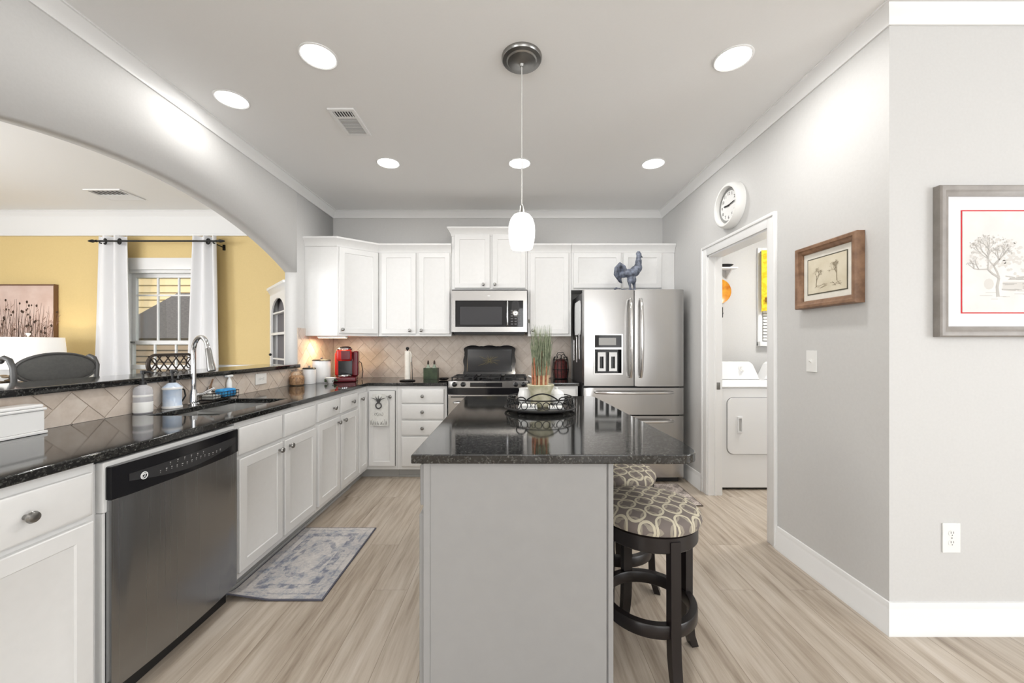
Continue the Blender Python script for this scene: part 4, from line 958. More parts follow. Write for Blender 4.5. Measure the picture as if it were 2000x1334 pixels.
# ------------------------------------------------------------------ towel on the corner door
t = thing('hand_towel', 'white printed hand towel hanging from a dark ring on the corner cabinet door', 'towel', (-1.175, 3.615, .50), 0, world=True)
tw0, tw1, tz0, tz1 = PX(722, 3.61), PX(758, 3.61), PZ(832, 3.61), PZ(770, 3.61)
b = MB(); n = 18; fv = []
for i in range(n+1):
    u = i/n; x = tw0+(tw1-tw0)*u; row = []
    for j_ in range(9):
        w_ = j_/8; z = tz0+(tz1-tz0)*w_; pinch = 1-.35*max(0, w_-.75)/.25
        row.append(((tw0+tw1)/2+(x-(tw0+tw1)/2)*pinch, 3.6135+.004*math.sin(u*9+w_*2), z))
    fv.append(row)
A = [[b.v(*p) for p in r] for r in fv]; B_ = [[b.v(p[0], p[1]+.006, p[2]) for p in r] for r in fv]
for i in range(n):
    for j_ in range(8):
        b.f([A[i][j_], A[i+1][j_], A[i+1][j_+1], A[i][j_+1]]); b.f([B_[i][j_], B_[i][j_+1], B_[i+1][j_+1], B_[i+1][j_]])
for i in range(n): b.f([A[i][0], B_[i][0], B_[i+1][0], A[i+1][0]]); b.f([A[i][8], A[i+1][8], B_[i+1][8], B_[i][8]])
for j_ in range(8): b.f([A[0][j_], A[0][j_+1], B_[0][j_+1], B_[0][j_]]); b.f([A[n][j_], B_[n][j_], B_[n][j_+1], A[n][j_+1]])
cl = part('cloth', b, noisy('white_tea_towel', S(222, 222, 218), S(232, 232, 228), 40, .95, bmp=.1), t)
mx_ = (tw0+tw1)/2; yq = 3.6085; ink = mat('gray_print', S(120, 118, 114), .9)
b = MB()
random.seed(9)
b.text('love', .06, Matrix.Translation((mx_, yq, PZ(806, 3.61))) @ Matrix.Rotation(PI/2, 4, 'X'), .0003) if False else None
for k in range(4):                                                     # one looping scribbled word, too faint to read
    x = mx_-.03+k*.02; zc_ = PZ(809, 3.61); b.strip([(x+.010*math.cos(a), zc_+.010*math.sin(a)*(1.5 if k % 2 else 1)) for a in [q_*PI/5+k for q_ in range(9)]], .003, yq)
for k in range(11):
    x = tw0+.012+(tw1-tw0-.024)*k/10; z0_ = tz0+.012; h_ = random.uniform(.012, .045) if k not in (0, 1, 9, 10) else random.uniform(.03, .06)
    b.strip([(x, z0_), (x+random.uniform(-.008, .008), z0_+h_*.6), (x+random.uniform(-.012, .012), z0_+h_)], [.006, .004, .001], yq)
part('print', b, ink, cl)
b = MB(); zc_ = PZ(792, 3.61)
b.tube([(mx_+.026*math.cos(k*PI/10), 3.600, zc_+.026*math.sin(k*PI/10)) for k in range(20)], .006, 8, True)
for ang_ in (-.75, -.35, 0, .35, .75): b.tube([(mx_+.004*ang_, 3.600, zc_+.026), (mx_+.03*ang_, 3.598, zc_+.06), (mx_+.09*ang_, 3.600, zc_+.095-.03*abs(ang_))], [.006, .005, .0015], 6)
part('ring', b, M['pewter'], t)

# ------------------------------------------------------------------ ceiling fixtures
def downlight(x, y, lab, pw=9):
    t = thing('ceiling_light', lab, 'light', (x, y, ZC), 0, 'recessed ceiling lights')
    part('trim_ring', MB().lathe([(.082, -.0005), (.094, -.0005), (.094, -.004), (.088, -.007), (.082, -.004)], seg=40), M['trim'], t)
    part('lens', MB().lathe([(0, -.0032), (.0818, -.0032), (.0818, -.0006), (0, -.0006)], seg=40), M['lamp'], t)
    l = area('downlight_beam', (x, y, ZC-.012), (0, 0, 0), .15, .15, pw, (1, .985, .96), 'DISK')
    return t
downlight(-.988, 1.96, 'lit recessed light left of the pendant canopy, larger and nearer')
downlight(-1.68, 2.303, 'lit recessed light closest to the arched left wall', 4.5)
downlight(1.137, 1.974, 'lit recessed light right of the pendant canopy, nearest the right wall')
downlight(-1.0, 3.105, 'lit recessed light in the far row above the left wall cabinets', 4)
downlight(.062, 3.11, 'lit recessed light in the far row crossed by the pendant cord', 4)
downlight(1.146, 3.115, 'lit recessed light in the far row above the refrigerator', 4)
def vent(x0, x1, y0, y1, lab, split):
    t = thing('ceiling_vent', lab, 'vent', ((x0+x1)/2, (y0+y1)/2, ZC), 0, world=True)
    part('frame', MB().slab([x0, x0+.022, x1-.022, x1], [y0, y0+.022, y1-.022, y1], lambda i, j: not (i == 1 and j == 1), ZC-.010, ZC-.0005), M['trim'], t)
    part('duct', MB().box(x0+.015, x1-.015, y0+.015, y1-.015, ZC-.0025, ZC-.0008), M['dark_side'], t)
    ys_ = y0+.022+(y1-y0-.044)*split
    b = MB(); n = 7
    for k in range(n): xx_ = x0+.022+(x1-x0-.044)*(k+.5)/n; b.box(xx_-.004, xx_+.002, y0+.022, ys_-.004, ZC-.009, ZC-.0075)
    part('slats', b, M['trim'], t)
    b = MB(); n = 18
    for k in range(n): yy_ = ys_+.004+(y1-.024-ys_)*(k+.5)/n; b.box(x0+.022, x1-.022, yy_-.0030, yy_+.0012, ZC-.009, ZC-.0075)
    part('slats', b, M['trim'], t)
    part('divider', MB().box(x0+.02, x1-.02, ys_-.004, ys_+.004, ZC-.0098, ZC-.003), M['trim'], t)
vent(-1.150, -.985, 2.385, 2.69, 'white ceiling air vent between the recessed lights, left of the pendant cord', .26)
vent(-4.05, -3.70, 3.62, 3.88, 'white ceiling air vent over the yellow dining room', .5)
# pendant
t = thing('pendant_lamp', 'white glass pendant lamp hanging on a cord over the black island', 'pendant lamp', (.05, 1.968, 1.765), 0, world=True)
px_, py_ = .05, 1.968
part('canopy', MB().lathe([(.103, ZC-.0005), (.103, ZC-.010), (.098, ZC-.018), (.078, ZC-.020), (.072, ZC-.026), (.03, ZC-.030), (.012, ZC-.038), (.008, ZC-.048), (0, ZC-.048)], px_, py_, 0, 48), M['nickel'], t)
part('cord', MB().tube([(px_, py_, ZC-.045), (px_, py_, 1.975)], .0032, 8), mat('clear_cord', (.62, .61, .59, 1), .3), t)
part('strain_wire', MB().tube([(px_, py_, 1.99), (px_+.008, py_, 1.965), (px_+.014, py_, 1.935)], .003, 6), M['nickel'], t)
part('socket_cap', MB().lathe([(0, 1.985), (.008, 1.984), (.012, 1.955), (.016, 1.938), (0, 1.938)], px_, py_, 0, 18), M['nickel'], t)
part('shade', MB().lathe([(.0, 1.944), (.02, 1.944), (.042, 1.934), (.058, 1.912), (.066, 1.885), (.0685, 1.855), (.067, 1.82), (.061, 1.785), (.054, 1.763), (.050, 1.763), (.057, 1.785), (.063, 1.82), (.0645, 1.855), (.055, 1.91), (.02, 1.938), (0, 1.938)], px_, py_, 0, 40), M['pend'], t)
pl = bpy.data.lights.new('pendant_bulb', 'POINT'); pl.energy = 6; pl.color = (1, .93, .82); pl.shadow_soft_size = .03
po = bpy.data.objects.new('pendant_bulb', pl); C.objects.link(po); po.location = (px_, py_, 1.75)

# ------------------------------------------------------------------ on the island
ZI = .9150
ix, iy = .152, 2.10
t = thing('wire_tray', 'round black wire tray with scrollwork sides on the island', 'tray', (ix, iy, ZI), 0)
part('plate', MB().lathe([(0, .014), (.165, .014), (.170, .018), (.172, .016), (.172, .018), (0, .018)], seg=48), M['black_gloss'], t)
b = MB(); ring = lambda r, z, rr: b.tube([(r*math.cos(k*PI/24), r*math.sin(k*PI/24), z) for k in range(48)], rr, 8, True)
ring(.188, .018, .006); ring(.176, .072, .0032); ring(.184, .02, .004)
part('rim', b, M['iron'], t)
sc_ = MB()
def wrap(u, z, r0=.186): 
    r = r0-(z-.018)*.18; return (r*math.cos(u), r*math.sin(u), z)
for k in range(10):
    u0 = -PI/2+k*2*PI/10
    for s_ in (-1, 1): sc_.tube([wrap(u0+s_*.11+.10*math.cos(a), .046+.019*math.sin(a)) for a in [q_*PI/8 for q_ in range(16)]], .0022, 6, True)
    for s_ in (-1, 1): sc_.tube([wrap(u0+s_*(.25+.05*math.cos(a)), .05+.012*math.sin(a)) for a in [q_*PI/6-1 for q_ in range(10)]], .002, 6)
part('scrollwork', sc_, M['iron'], t)
for k in range(4):
    a = PI/4+k*PI/2; part('foot', MB().ball((.16*math.cos(a), .16*math.sin(a), .007), .007, 12, 8), M['iron'], t)
b = MB()
for s_ in (1,):                                                         # tall scroll crest over the front rim
    L = []
    for q_ in range(25):
        u = q_/24*2-1; L.append((u*.082, -.172, .072+.036*max(0, math.cos(u*PI/2))**.8))
    b.tube(L, .0036, 8)
    for e_ in (-1, 1): b.tube([(e_*(.082+.024-.024*math.cos(a)), -.172, .086-.002-.0*a+(.020*math.sin(a)-.012)) for a in [-.4+q_*PI/6 for q_ in range(10)]], .0034, 8)
part('crest', b, M['iron'], t)
# planter and plants standing on the tray
t = thing('planter', 'greenish patterned pot of tall reeds and grass in the wire tray', 'potted plant', (ix+.005, iy+.01, ZI+.0185), 0)
part('pot', MB().lathe([(0, 0), (.052, 0), (.055, .006), (.056, .05), (.060, .08), (.072, .105), (.075, .118), (.07, .122), (.062, .114), (.05, .10), (0, .10)], seg=36), noisy('glazed_green_pottery', S(150, 148, 116), S(206, 200, 178), 22, .3, detail=5), t)
for k in range(26):
    random.seed(40+k); a = random.uniform(0, 2*PI); r_ = random.uniform(.0, .048); h_ = random.uniform(.15, .22)
    x, y = r_*math.cos(a), r_*math.sin(a); s_ = 1+.25*random.random()
    part('reed', MB().tube([(x, y, .085), (x*1.05, y*1.05, .085+h_*.5), (x*s_, y*s_, .085+h_)], [.0062, .006, .0042], 6), noisy('orange_reed', S(136, 78, 52), S(192, 124, 90), 50, .6) if k == 0 else bpy.data.materials['orange_reed'] if k % 3 else M.setdefault('pale_reed', mat('pale_reed', S(196, 176, 140), .6)), t)
random.seed(21); b = MB()
for k in range(230):
    a = random.uniform(0, 2*PI); r_ = .052*math.sqrt(random.random()); sp = 1+random.uniform(0, .55); h_ = random.uniform(.26, .40); z0_ = random.choice((.17, .22, .25))
    x, y = r_*math.cos(a), r_*math.sin(a); dx, dy = random.uniform(-.012, .012), random.uniform(-.012, .012)
    wv = random.uniform(.0012, .0022)
    b.tube([(x, y, z0_), (x*(1+sp)/2+dx*.3, y*(1+sp)/2+dy*.3, (z0_+h_+.05)/2), (x*sp+dx, y*sp+dy, h_+.05)], [wv, wv, .0004], 4)
g_ = part('grass_blades', b, noisy('dry_green_grass', S(86, 100, 76), S(160, 166, 138), 60, .7), t); g_['kind'] = 'stuff'
b = MB()
b.tube([(-.03, -.01, .25), (-.052, -.012, .38), (-.062, -.012, .46)], [.0015, .0012, .0008], 5); b.ball((-.064, -.012, .466), (.004, .004, .012), 10, 6)
part('seed_stem', b, mat('seed_stem', S(72, 70, 58), .7), t)
def lathe_thing(name, lab, cat, x, y, z, prof, m_, group=None):
    t = thing(name, lab, cat, (x, y, z), 0, group); part('body', MB().lathe(prof, seg=32), m_, t); return t
u = lathe_thing('cream_pitcher', 'white ceramic pitcher with a tall curled handle left of the pot', 'pitcher', ix-.075, iy+.105, ZI+.0185, [(0, 0), (.034, 0), (.042, .02), (.044, .05), (.036, .075), (.038, .088), (.034, .088), (.032, .075), (.038, .05), (0, .01)], M['ceramic'])
part('handle', MB().tube([(.03, 0, .07), (.046, 0, .09), (.05, 0, .12), (.038, 0, .15), (.016, 0, .160)], [.007, .007, .007, .006, .004], 10), M['ceramic'], u)
u = lathe_thing('sugar_bowl', 'round white lidded bowl on the wire tray right of the pot', 'bowl', ix+.10, iy+.075, ZI+.0185, [(0, 0), (.03, 0), (.043, .018), (.046, .04), (.042, .06), (0, .06)], M['ceramic'])
l_ = part('lid', MB().lathe([(.043, .0605), (.036, .074), (.015, .084), (.006, .087), (.009, .095), (0, .099)], seg=28), M['ceramic'], u)
b = MB(); b.box(ix-.120, ix-.02, iy-.112, iy-.058, ZI+.0185, ZI+.030, .004).box(ix-.117, ix-.023, iy-.110, iy-.060, ZI+.0302, ZI+.042, .004)
single('folded_napkin', b, M['plastic'], 'folded white napkin at the front left of the wire tray', 'napkin')
b = MB(); b.box(ix+.04, ix+.115, iy-.110, iy-.056, ZI+.0185, ZI+.034, .005)
single('folded_napkin', b, M['plastic'], 'folded white napkin at the front right of the wire tray', 'napkin')

# ------------------------------------------------------------------ stools
def stool(x, y, rz, lab):
    t = thing('counter_stool', lab, 'stool', (x, y, 0), rz, 'backless counter stools at the island')
    wood = M.setdefault('espresso', mat('espresso_wood', (.009, .006, .006, 1), .33))
    part('seat', MB().lathe([(0, .565), (.185, .565), (.200, .572), (.205, .588), (.200, .606), (.182, .622), (.14, .634), (.08, .641), (0, .643)], seg=56), M['trellis'], t)
    part('apron', MB().lathe([(0, .558), (.06, .558), (.14, .555), (.168, .505), (.185, .503), (.190, .508), (.190, .560), (.184, .5645), (0, .5645)], seg=56), wood, t)
    part('swivel', MB().lathe([(0, .52), (.08, .52), (.08, .557), (0, .557)], seg=24), M['iron'], t)
    for k in range(4):
        a = k*PI/2; c_, s_ = math.cos(a), math.sin(a); b = MB()
        prof = [(.178, .548), (.180, .40), (.180, .22), (.184, .12), (.194, .05), (.210, .002)]
        prev = None
        for i, (r_, z) in enumerate(prof):
            h_ = .020 if z > .1 else .019; d_ = .016 if z > .1 else .015
            q_ = [b.v((r_-d_)*c_-w_*s_, (r_-d_)*s_+w_*c_, z) for w_ in (-h_, h_)]+[b.v((r_+d_)*c_-w_*s_, (r_+d_)*s_+w_*c_, z) for w_ in (h_, -h_)]
            if prev:
                for m_ in range(4): b.f([prev[m_], prev[(m_+1) % 4], q_[(m_+1) % 4], q_[m_]])
            else: b.f(q_[::-1])
            prev = q_
        b.f(prev)
        part('leg', b, wood, t)
    part('foot_ring', MB().lathe([(.160, .190), (.185, .190), (.188, .194), (.188, .236), (.185, .240), (.160, .240), (.157, .236), (.157, .194), (.160, .190)], seg=56), wood, t)
    return t
s1 = stool(.56, 1.588, math.radians(11), 'round trellis-fabric stool nearest the viewer, tucked under the island')
clone(s1, (.55, 2.045, 0), 'round trellis-fabric stool farther back, behind the nearer stool', math.radians(-22))

# ------------------------------------------------------------------ rugs
def rug(x0, x1, y0, y1, lab, m_, me, curl):
    t = thing('rug', lab, 'rug', ((x0+x1)/2, (y0+y1)/2, 0), 0)
    hx, hy = (x1-x0)/2, (y1-y0)/2
    def lay(mb, X0, X1, Y0, Y1, th, nx=24, ny=30):
        h_ = lambda x, y: .002+(max(0, (-y-hy*.72)/(hy*.28))**2*max(0, (-x-hx*.1)/(hx*.9))*.035 if curl else 0)
        T = [[mb.v(X0+(X1-X0)*i/nx, Y0+(Y1-Y0)*j/ny, h_(X0+(X1-X0)*i/nx, Y0+(Y1-Y0)*j/ny)+th) for j in range(ny+1)] for i in range(nx+1)]
        B = [[mb.v(X0+(X1-X0)*i/nx, Y0+(Y1-Y0)*j/ny, h_(X0+(X1-X0)*i/nx, Y0+(Y1-Y0)*j/ny)) for j in range(ny+1)] for i in range(nx+1)]
        for i in range(nx):
            for j in range(ny): mb.f([T[i][j], T[i+1][j], T[i+1][j+1], T[i][j+1]]); mb.f([B[i][j], B[i][j+1], B[i+1][j+1], B[i+1][j]])
        for i in range(nx): mb.f([T[i][0], B[i][0], B[i+1][0], T[i+1][0]]); mb.f([T[i][ny], T[i+1][ny], B[i+1][ny], B[i][ny]])
        for j in range(ny): mb.f([T[0][j], T[0][j+1], B[0][j+1], B[0][j]]); mb.f([T[nx][j], B[nx][j], B[nx][j+1], T[nx][j+1]])
    b = MB(); lay(b, -hx, hx, -hy, hy, .006); part('binding', b, me, t)
    b = MB(); lay(b, -hx+.008, hx-.008, -hy+.008, hy-.008, .0072); part('pile', b, m_, t)
rug(-1.432, -.938, 1.90, 2.655, 'faded blue-gray patterned rug in front of the sink cabinet', M['rug_blue'], M['rug_edge'], True)
rug(.62, 1.505, 3.02, 3.50, 'gray-brown floral rug in front of the refrigerator', M['rug_gray'], M['rug_edge2'], False)

# ------------------------------------------------------------------ on the right wall
t = thing('wall_clock', 'round white clock above the laundry doorway', 'clock', (XR, 2.885, 2.318), -PI/2)
rot = lambda d_: Matrix.Translation((0, d_, 0)) @ Matrix.Rotation(PI/2, 4, 'X')
b = MB(); b.M = rot(-.001); b.lathe([(0, 0), (.168, 0), (.168, .03), (.162, .052), (.150, .062), (.138, .062), (.130, .046), (.128, .030), (0, .030)], seg=64)
part('case', b, M['plastic'], t)
b = MB(); b.M = rot(-.0312); b.lathe([(0, .0012), (.1275, .0012), (.1275, 0), (0, 0)], seg=64); fc_ = part('dial', b, mat('dial_white', (.80, .80, .79, 1), .5), t)
b = MB(); b.M = rot(-.0327); b.lathe([(.108, 0), (.1272, 0), (.1272, .0006), (.108, .0006)], seg=64); part('chapter_ring', b, mat('silver_gray', S(140, 140, 138), .35, .2), fc_)
b = MB(); nu = mat('numeral_gray', S(96, 94, 91), .5)
for k in range(1, 13):
    a = PI/2-k*PI/6; b.text(str(k), .034, Matrix.Translation((.088*math.cos(a), -.0330, .088*math.sin(a))) @ Matrix.Rotation(PI/2, 4, 'X'))
part('numerals', b, nu, fc_)
for nm, a, ln, wd in (('hour_hand', PI/2-2*PI*(9.22/12), .062, .011), ('minute_hand', PI/2-2*PI*(14/60), .092, .008)):
    b = MB(); c_, s_ = math.cos(a), math.sin(a); P4 = [(-.014, -wd/2), (ln*.8, -wd/2), (ln, 0), (ln*.8, wd/2), (-.014, wd/2)]
    b.prism([(x*c_-z*s_, x*s_+z*c_) for x, z in P4], 'y', -.0375 if nm == 'hour_hand' else -.0395, -.036 if nm == 'hour_hand' else -.038); part(nm, b, M['black'], t)
b = MB(); b.M = rot(-.033); b.lathe([(0, .008), (.006, .007), (.007, 0), (0, 0)], seg=16); part('hub', b, M['black'], t)

t = thing('light_switch', 'white toggle light switch on the right wall below the wooden frame', 'switch', (XR, 2.124, 1.120), -PI/2)
pl_ = part('plate', MB().box(-.036, .036, -.006, 0, 0, .118, .002), M['plastic'], t)
part('toggle', MB().prism([(-.006, .050), (-.017, .062), (-.015, .069), (-.006, .068)], 'x', -.005, .005), M['plastic'], t)
t = thing('wall_outlet', 'white electrical outlet low on the right-hand front wall', 'outlet', (1.929, YC, .357), 0)
outlet(t, .078, .130, (0,), True)

def tree_art(b, x, z, h, seed, y, lean=0, depth=5, wd=.006):
    rnd = random.Random(seed); y0 = y; cnt = [0]
    def ny(): cnt[0] += 1; return y0-2e-5*(cnt[0] % 60)
    def br(x, z, a, l, w_, d):
        x2, z2 = x+l*math.sin(a), z+l*math.cos(a); mx_ = (x+x2)/2+rnd.uniform(-.1, .1)*l; mz_ = (z+z2)/2
        b.strip([(x, z), (mx_, mz_), (x2, z2)], [w_, w_*.85, w_*.7], ny())
        if d == 0:
            for _ in range(2): b.disc(x2+rnd.uniform(-.5, .5)*l, z2+rnd.uniform(-.4, .4)*l, rnd.uniform(.08, .18)*l, ny(), 7)
            return
        for k in range(rnd.choice((2, 3))): br(x2, z2, a*.7+rnd.uniform(-1.0, 1.0), l*rnd.uniform(.6, .85), w_*.62, d-1)
    br(x, z, lean, h*.32, wd, depth)
def frame(name, lab, loc, rz, wdt, hgt, fw, dep, fm, mats, art):
    t = thing(name, lab, 'picture', loc, rz)
    x0, x1 = -wdt/2, wdt/2
    part('frame', MB().rings(x0, x1, 0, hgt, [(0, -.001), (.0, -dep*.85), (fw*.12, -dep), (fw*.45, -dep*.97), (fw*.55, -dep*.86), (fw*.8, -dep*.74), (fw, -dep*.62), (fw, -.0015)], cap=False, back=True), fm, t)
    mt_ = part('mat_board', MB().rings(x0+fw*.98, x1-fw*.98, fw*.98, hgt-fw*.98, [(0, -.002), (0, -dep*.45)]), mats[0], t)
    art(t, mt_, -dep*.45)
    return t
gm = noisy('weathered_walnut', S(112, 82, 60), S(146, 112, 86), 7, .45, 0, (4, 4, 4))
def art1(t, mt_, y):
    part('border', MB().rings(-.128, .128, .072, .268, [(0, y+.001), (0, y-.0012)]), mat('dark_olive_line', S(92, 88, 74), .8), mt_)
    pp = part('print', MB().rings(-.122, .122, .078, .262, [(0, y), (0, y-.0022)]), noisy('aged_paper', S(206, 196, 172), S(222, 214, 194), 12, .9), mt_)
    b = MB(); yy = y-.0028
    tree_art(b, -.066, .11, .105, 4, yy, .1, 4, .006); tree_art(b, .066, .125, .115, 9, yy, -.05, 4, .006)
    for k in range(16): xx_ = -.09+.18*random.random(); b.strip([(xx_, .098+.03*random.random()), (xx_+.025, .10+.02*random.random())], .0018, yy)
    part('sketch', b, mat('sepia_ink', S(150, 138, 116), .9), pp)
frame('picture_frame', 'small brown wooden frame with a sepia sketch of two trees', (XR, 2.001, 1.470), -PI/2, .392, .340, .042, .045, gm, [noisy('cream_mat', S(222, 218, 208), S(230, 226, 216), 30, .9)], art1)
g2 = noisy('gray_wash_wood', S(134, 128, 122), S(152, 146, 140), 6, .35, 0, (3, 3, 3))
def art2(t, mt_, y):
    part('border', MB().rings(-.325, .325, .102, .552, [(0, y+.001), (0, y-.0012)]), mat('red_line', S(206, 40, 48), .7), mt_)
    pp = part('print', MB().rings(-.320, .320, .107, .547, [(0, y), (0, y-.0022)]), noisy('white_paper', S(222, 220, 217), S(232, 230, 227), 12, .9), mt_)
    b = MB(); yy = y-.0028
    tree_art(b, -.165, .175, .26, 14, yy, .05, 5, .014); tree_art(b, .05, .2, .22, 17, yy, .05, 5, .010); tree_art(b, .22, .19, .26, 23, yy, 0, 5, .013)
    rnd = random.Random(2)
    for k in range(46): xx_ = rnd.uniform(-.15, .24); zz = rnd.uniform(.205, .265); b.strip([(xx_, zz), (xx_+rnd.uniform(.03, .1), zz+rnd.uniform(-.006, .006))], rnd.uniform(.002, .007), yy-2e-5*k)
    for k in range(30): xx_ = rnd.uniform(-.26, .24); zz = rnd.uniform(.15, .2); b.strip([(xx_, zz), (xx_+rnd.uniform(.02, .06), zz)], .0015, yy)
    part('sketch', b, mat('pencil_gray', S(190, 187, 182), .9), pp)
    b = MB(); rnd = random.Random(8)
    for cx0, cz0, n_ in ((-.18, .37, 150), (.05, .36, 90), (.21, .38, 120), (-.05, .33, 60)):
        for k in range(n_):
            a = rnd.uniform(0, 2*PI); r_ = math.sqrt(rnd.random()); b.disc(cx0+.11*r_*math.cos(a), cz0+.075*r_*math.sin(a), rnd.uniform(.003, .010), yy+.0005-1e-5*(k % 40), 7, .7)
    b.strip([(-.145, .225), (.0, .222), (.28, .228)], [.03, .035, .03], yy+.00055); b.disc(-.205, .23, .022, yy+.00055, 12, 1.1)
    part('wash', b, mat('pale_gray_wash', S(212, 209, 204), .9), pp)
frame('picture_frame', 'large gray frame with a pencil tree sketch and red border line', (1.852+.43, YC, 1.304), 0, .86, .657, .045, .034, g2, [mat('bright_mat', S(226, 227, 230), .9)], art2)

# ------------------------------------------------------------------ dining side of the arch
YD = 4.12
def curtain(px0, px1, qx0, qx1, lab, seed):
    t = thing('curtain', lab, 'curtain', ((PX(px0, YD)+PX(px1, YD))/2, YD, .02), 0, 'white grommet curtains', world=True)
    ztop = PZ(461, YD); b = MB(); n = 60; mz = 10; rows = []
    for j_ in range(mz+1):
        w_ = j_/mz; z = .02+(ztop-.02)*w_; v_ = 1-w_
        k = min(1, v_*1.25)
        xa = PX(px0, YD)+(PX(qx0, YD)-PX(px0, YD))*k; xb_ = PX(px1, YD)+(PX(qx1, YD)-PX(px1, YD))*k
        rows.append([(xa+(xb_-xa)*i/n, YD+.034*math.sin(i/n*2*PI*2.6+seed)+.006*math.sin(i/n*23+w_*3), z) for i in range(n+1)])
    A = [[b.v(*p) for p in r] for r in rows]; B_ = [[b.v(p[0], p[1]+.003, p[2]) for p in r] for r in rows]
    for j_ in range(mz):
        for i in range(n): b.f([A[j_][i], A[j_][i+1], A[j_+1][i+1], A[j_+1][i]]); b.f([B_[j_][i], B_[j_+1][i], B_[j_+1][i+1], B_[j_][i+1]])
    for i in range(n): b.f([A[0][i], B_[0][i], B_[0][i+1], A[0][i+1]]); b.f([A[mz][i], A[mz][i+1], B_[mz][i+1], B_[mz][i]])
    for j_ in range(mz): b.f([A[j_][0], A[j_+1][0], B_[j_+1][0], B_[j_][0]]); b.f([A[j_][n], B_[j_][n], B_[j_+1][n], A[j_+1][n]])
    part('panel', b, M.setdefault('cotton', mat('white_cotton', (.80, .80, .81, 1), .9)), t)
    return t
c1 = curtain(190, 252, 178, 262, 'white grommet curtain on the left side of the dining window', .4)
c2 = curtain(374, 424, 358, 432, 'white grommet curtain on the right side of the dining window', 2.0)
zr = PZ(473, YD)
for t_, pxs in ((c1, (211, 239)), (c2, (411,))):
    for p_ in pxs:
        b = MB(); b.M = Matrix.Translation((PX(p_, YD), YD-.03, zr)) @ Matrix.Rotation(math.radians(65), 4, 'Z') @ Matrix.Rotation(PI/2, 4, 'Y')
        part('grommet', b.tube([(.026*math.cos(k*PI/10), .026*math.sin(k*PI/10), 0) for k in range(20)], .009, 8, True), M['iron'], t_)
t = thing('curtain_rod', 'thin black curtain rod with leaf finials above the dining window', 'curtain rod', (PX(315, YD), YD, zr), 0, world=True)
xa, xb_ = PX(198, YD), PX(428, YD)
part('rod', MB().tube([(xa, YD-.045, zr), (xb_, YD-.045, zr)], .009, 10), M['iron'], t)
for xe, s_ in ((xa, -1), (xb_, 1)):
    b = MB(); b.lathe([(0, 0), (.014, .004), (.010, .02), (.018, .045), (.012, .075), (.004, .095), (0, .098)], 0, 0, 0, 12)
    m_ = Matrix.Translation((xe, YD-.045, zr)) @ Matrix.Rotation(s_*PI/2, 4, 'Y')
    for v_ in b.bm.verts: v_.co = m_ @ v_.co
    part('finial', b, M['iron'], t)
    part('bracket', MB().tube([(xe-s_*.03, YD-.045, zr), (xe-s_*.03, YD-.045, zr-.02), (xe-s_*.03, YB-.012, zr-.03)], .006, 8).box(xe-s_*.03-.012, xe-s_*.03+.012, YB-.014, YB-.0005, zr-.06, zr), M['iron'], t)

# art on the yellow wall
def art3(t, mt_, y):
    b = MB(); yy = y-.001; rnd = random.Random(31); b2 = MB()
    for k in range(150):
        x0_ = rnd.uniform(-.47, .47); h_ = rnd.uniform(.25, .62)*(1-.2*abs(x0_)); dx = rnd.uniform(-.09, .09)
        (b if k % 2 else b2).strip([(x0_, .03), (x0_+dx*.4, .03+h_*.5), (x0_+dx, .03+h_)], [.006, .004, .0015], yy-.0002*(k % 3))
        if k % 3 == 0: b.disc(x0_+dx, .03+h_, rnd.uniform(.006, .014), yy-.0004, 8, 1.3)
        if k % 2 == 0:
            for q_ in range(3): u = rnd.uniform(.4, .9); b2.strip([(x0_+dx*u, .03+h_*u), (x0_+dx*u+rnd.choice((-1, 1))*.03, .03+h_*u+.03)], .004, yy-.0003)
    part('stalks', b, mat('dark_brown_ink', S(78, 62, 52), .9), mt_); part('stalks', b2, mat('taupe_ink', S(150, 120, 104), .9), mt_)
frame('canvas_picture', 'brown framed pinkish picture of dried stalks on the yellow wall', (PX(106, YB-.04)-.5, YB, PZ(555, YB-.04)-.80), 0, 1.0, .80, .014, .045, mat('copper_brown', S(120, 88, 64), .4), [noisy('dusty_pink', S(206, 178, 166), S(222, 200, 190), 5, .9)], art3)

# sideboard, lamp and dried flowers
t = thing('sideboard', 'dark wooden sideboard under the picture, mostly hidden by the bar', 'sideboard', (-4.75, 3.74, 0), 0)
wd_ = noisy('dark_walnut', S(48, 34, 26), S(78, 56, 42), 8, .4, 0, (1, 8, 8))
part('top', MB().box(-.80, .80, -.27, .27, .84, .87, .005), wd_, t); part('body', MB().box(-.76, .76, -.24, .25, .16, .8395), wd_, t)
for k in range(3): o = part('door', MB().rings(-.75+k*.5, -.26+k*.5, .19, .81, [(0, -.2405), (0, -.258), (.06, -.258), (.07, -.252)]), wd_, t)
for x in (-.72, .72):
    for y in (-.21, .21): part('leg', MB().box(x-.025, x+.025, y-.025, y+.025, 0, .1595), wd_, t)
ly = 3.80; lx = PX(55, ly)
t = thing('table_lamp', 'table lamp with a big lit cream shade in front of the picture', 'lamp', (lx, ly, .8705), 0)
zl = -.8705
part('base', MB().lathe([(0, 0), (.085, 0), (.09, .012), (.06, .025), (.03, .05), (.055, .09), (.062, .13), (.04, .17), (.016, .185), (.012, .26), (0, .26)], seg=28), M['black'], t)
zs0, zs1 = PZ(719, ly)+zl, PZ(659, ly)+zl
part('shade', MB().lathe([(.262, zs0), (.240, zs1), (.238, zs1), (.260, zs0), (.262, zs0)], seg=48), M['shade'], t)
part('harp', MB().tube([(0, 0, .255), (0, 0, zs1+.01)], .004, 8).tube([(-.238, 0, zs1-.006), (.238, 0, zs1-.006)], .0025, 6), M['nickel'], t)
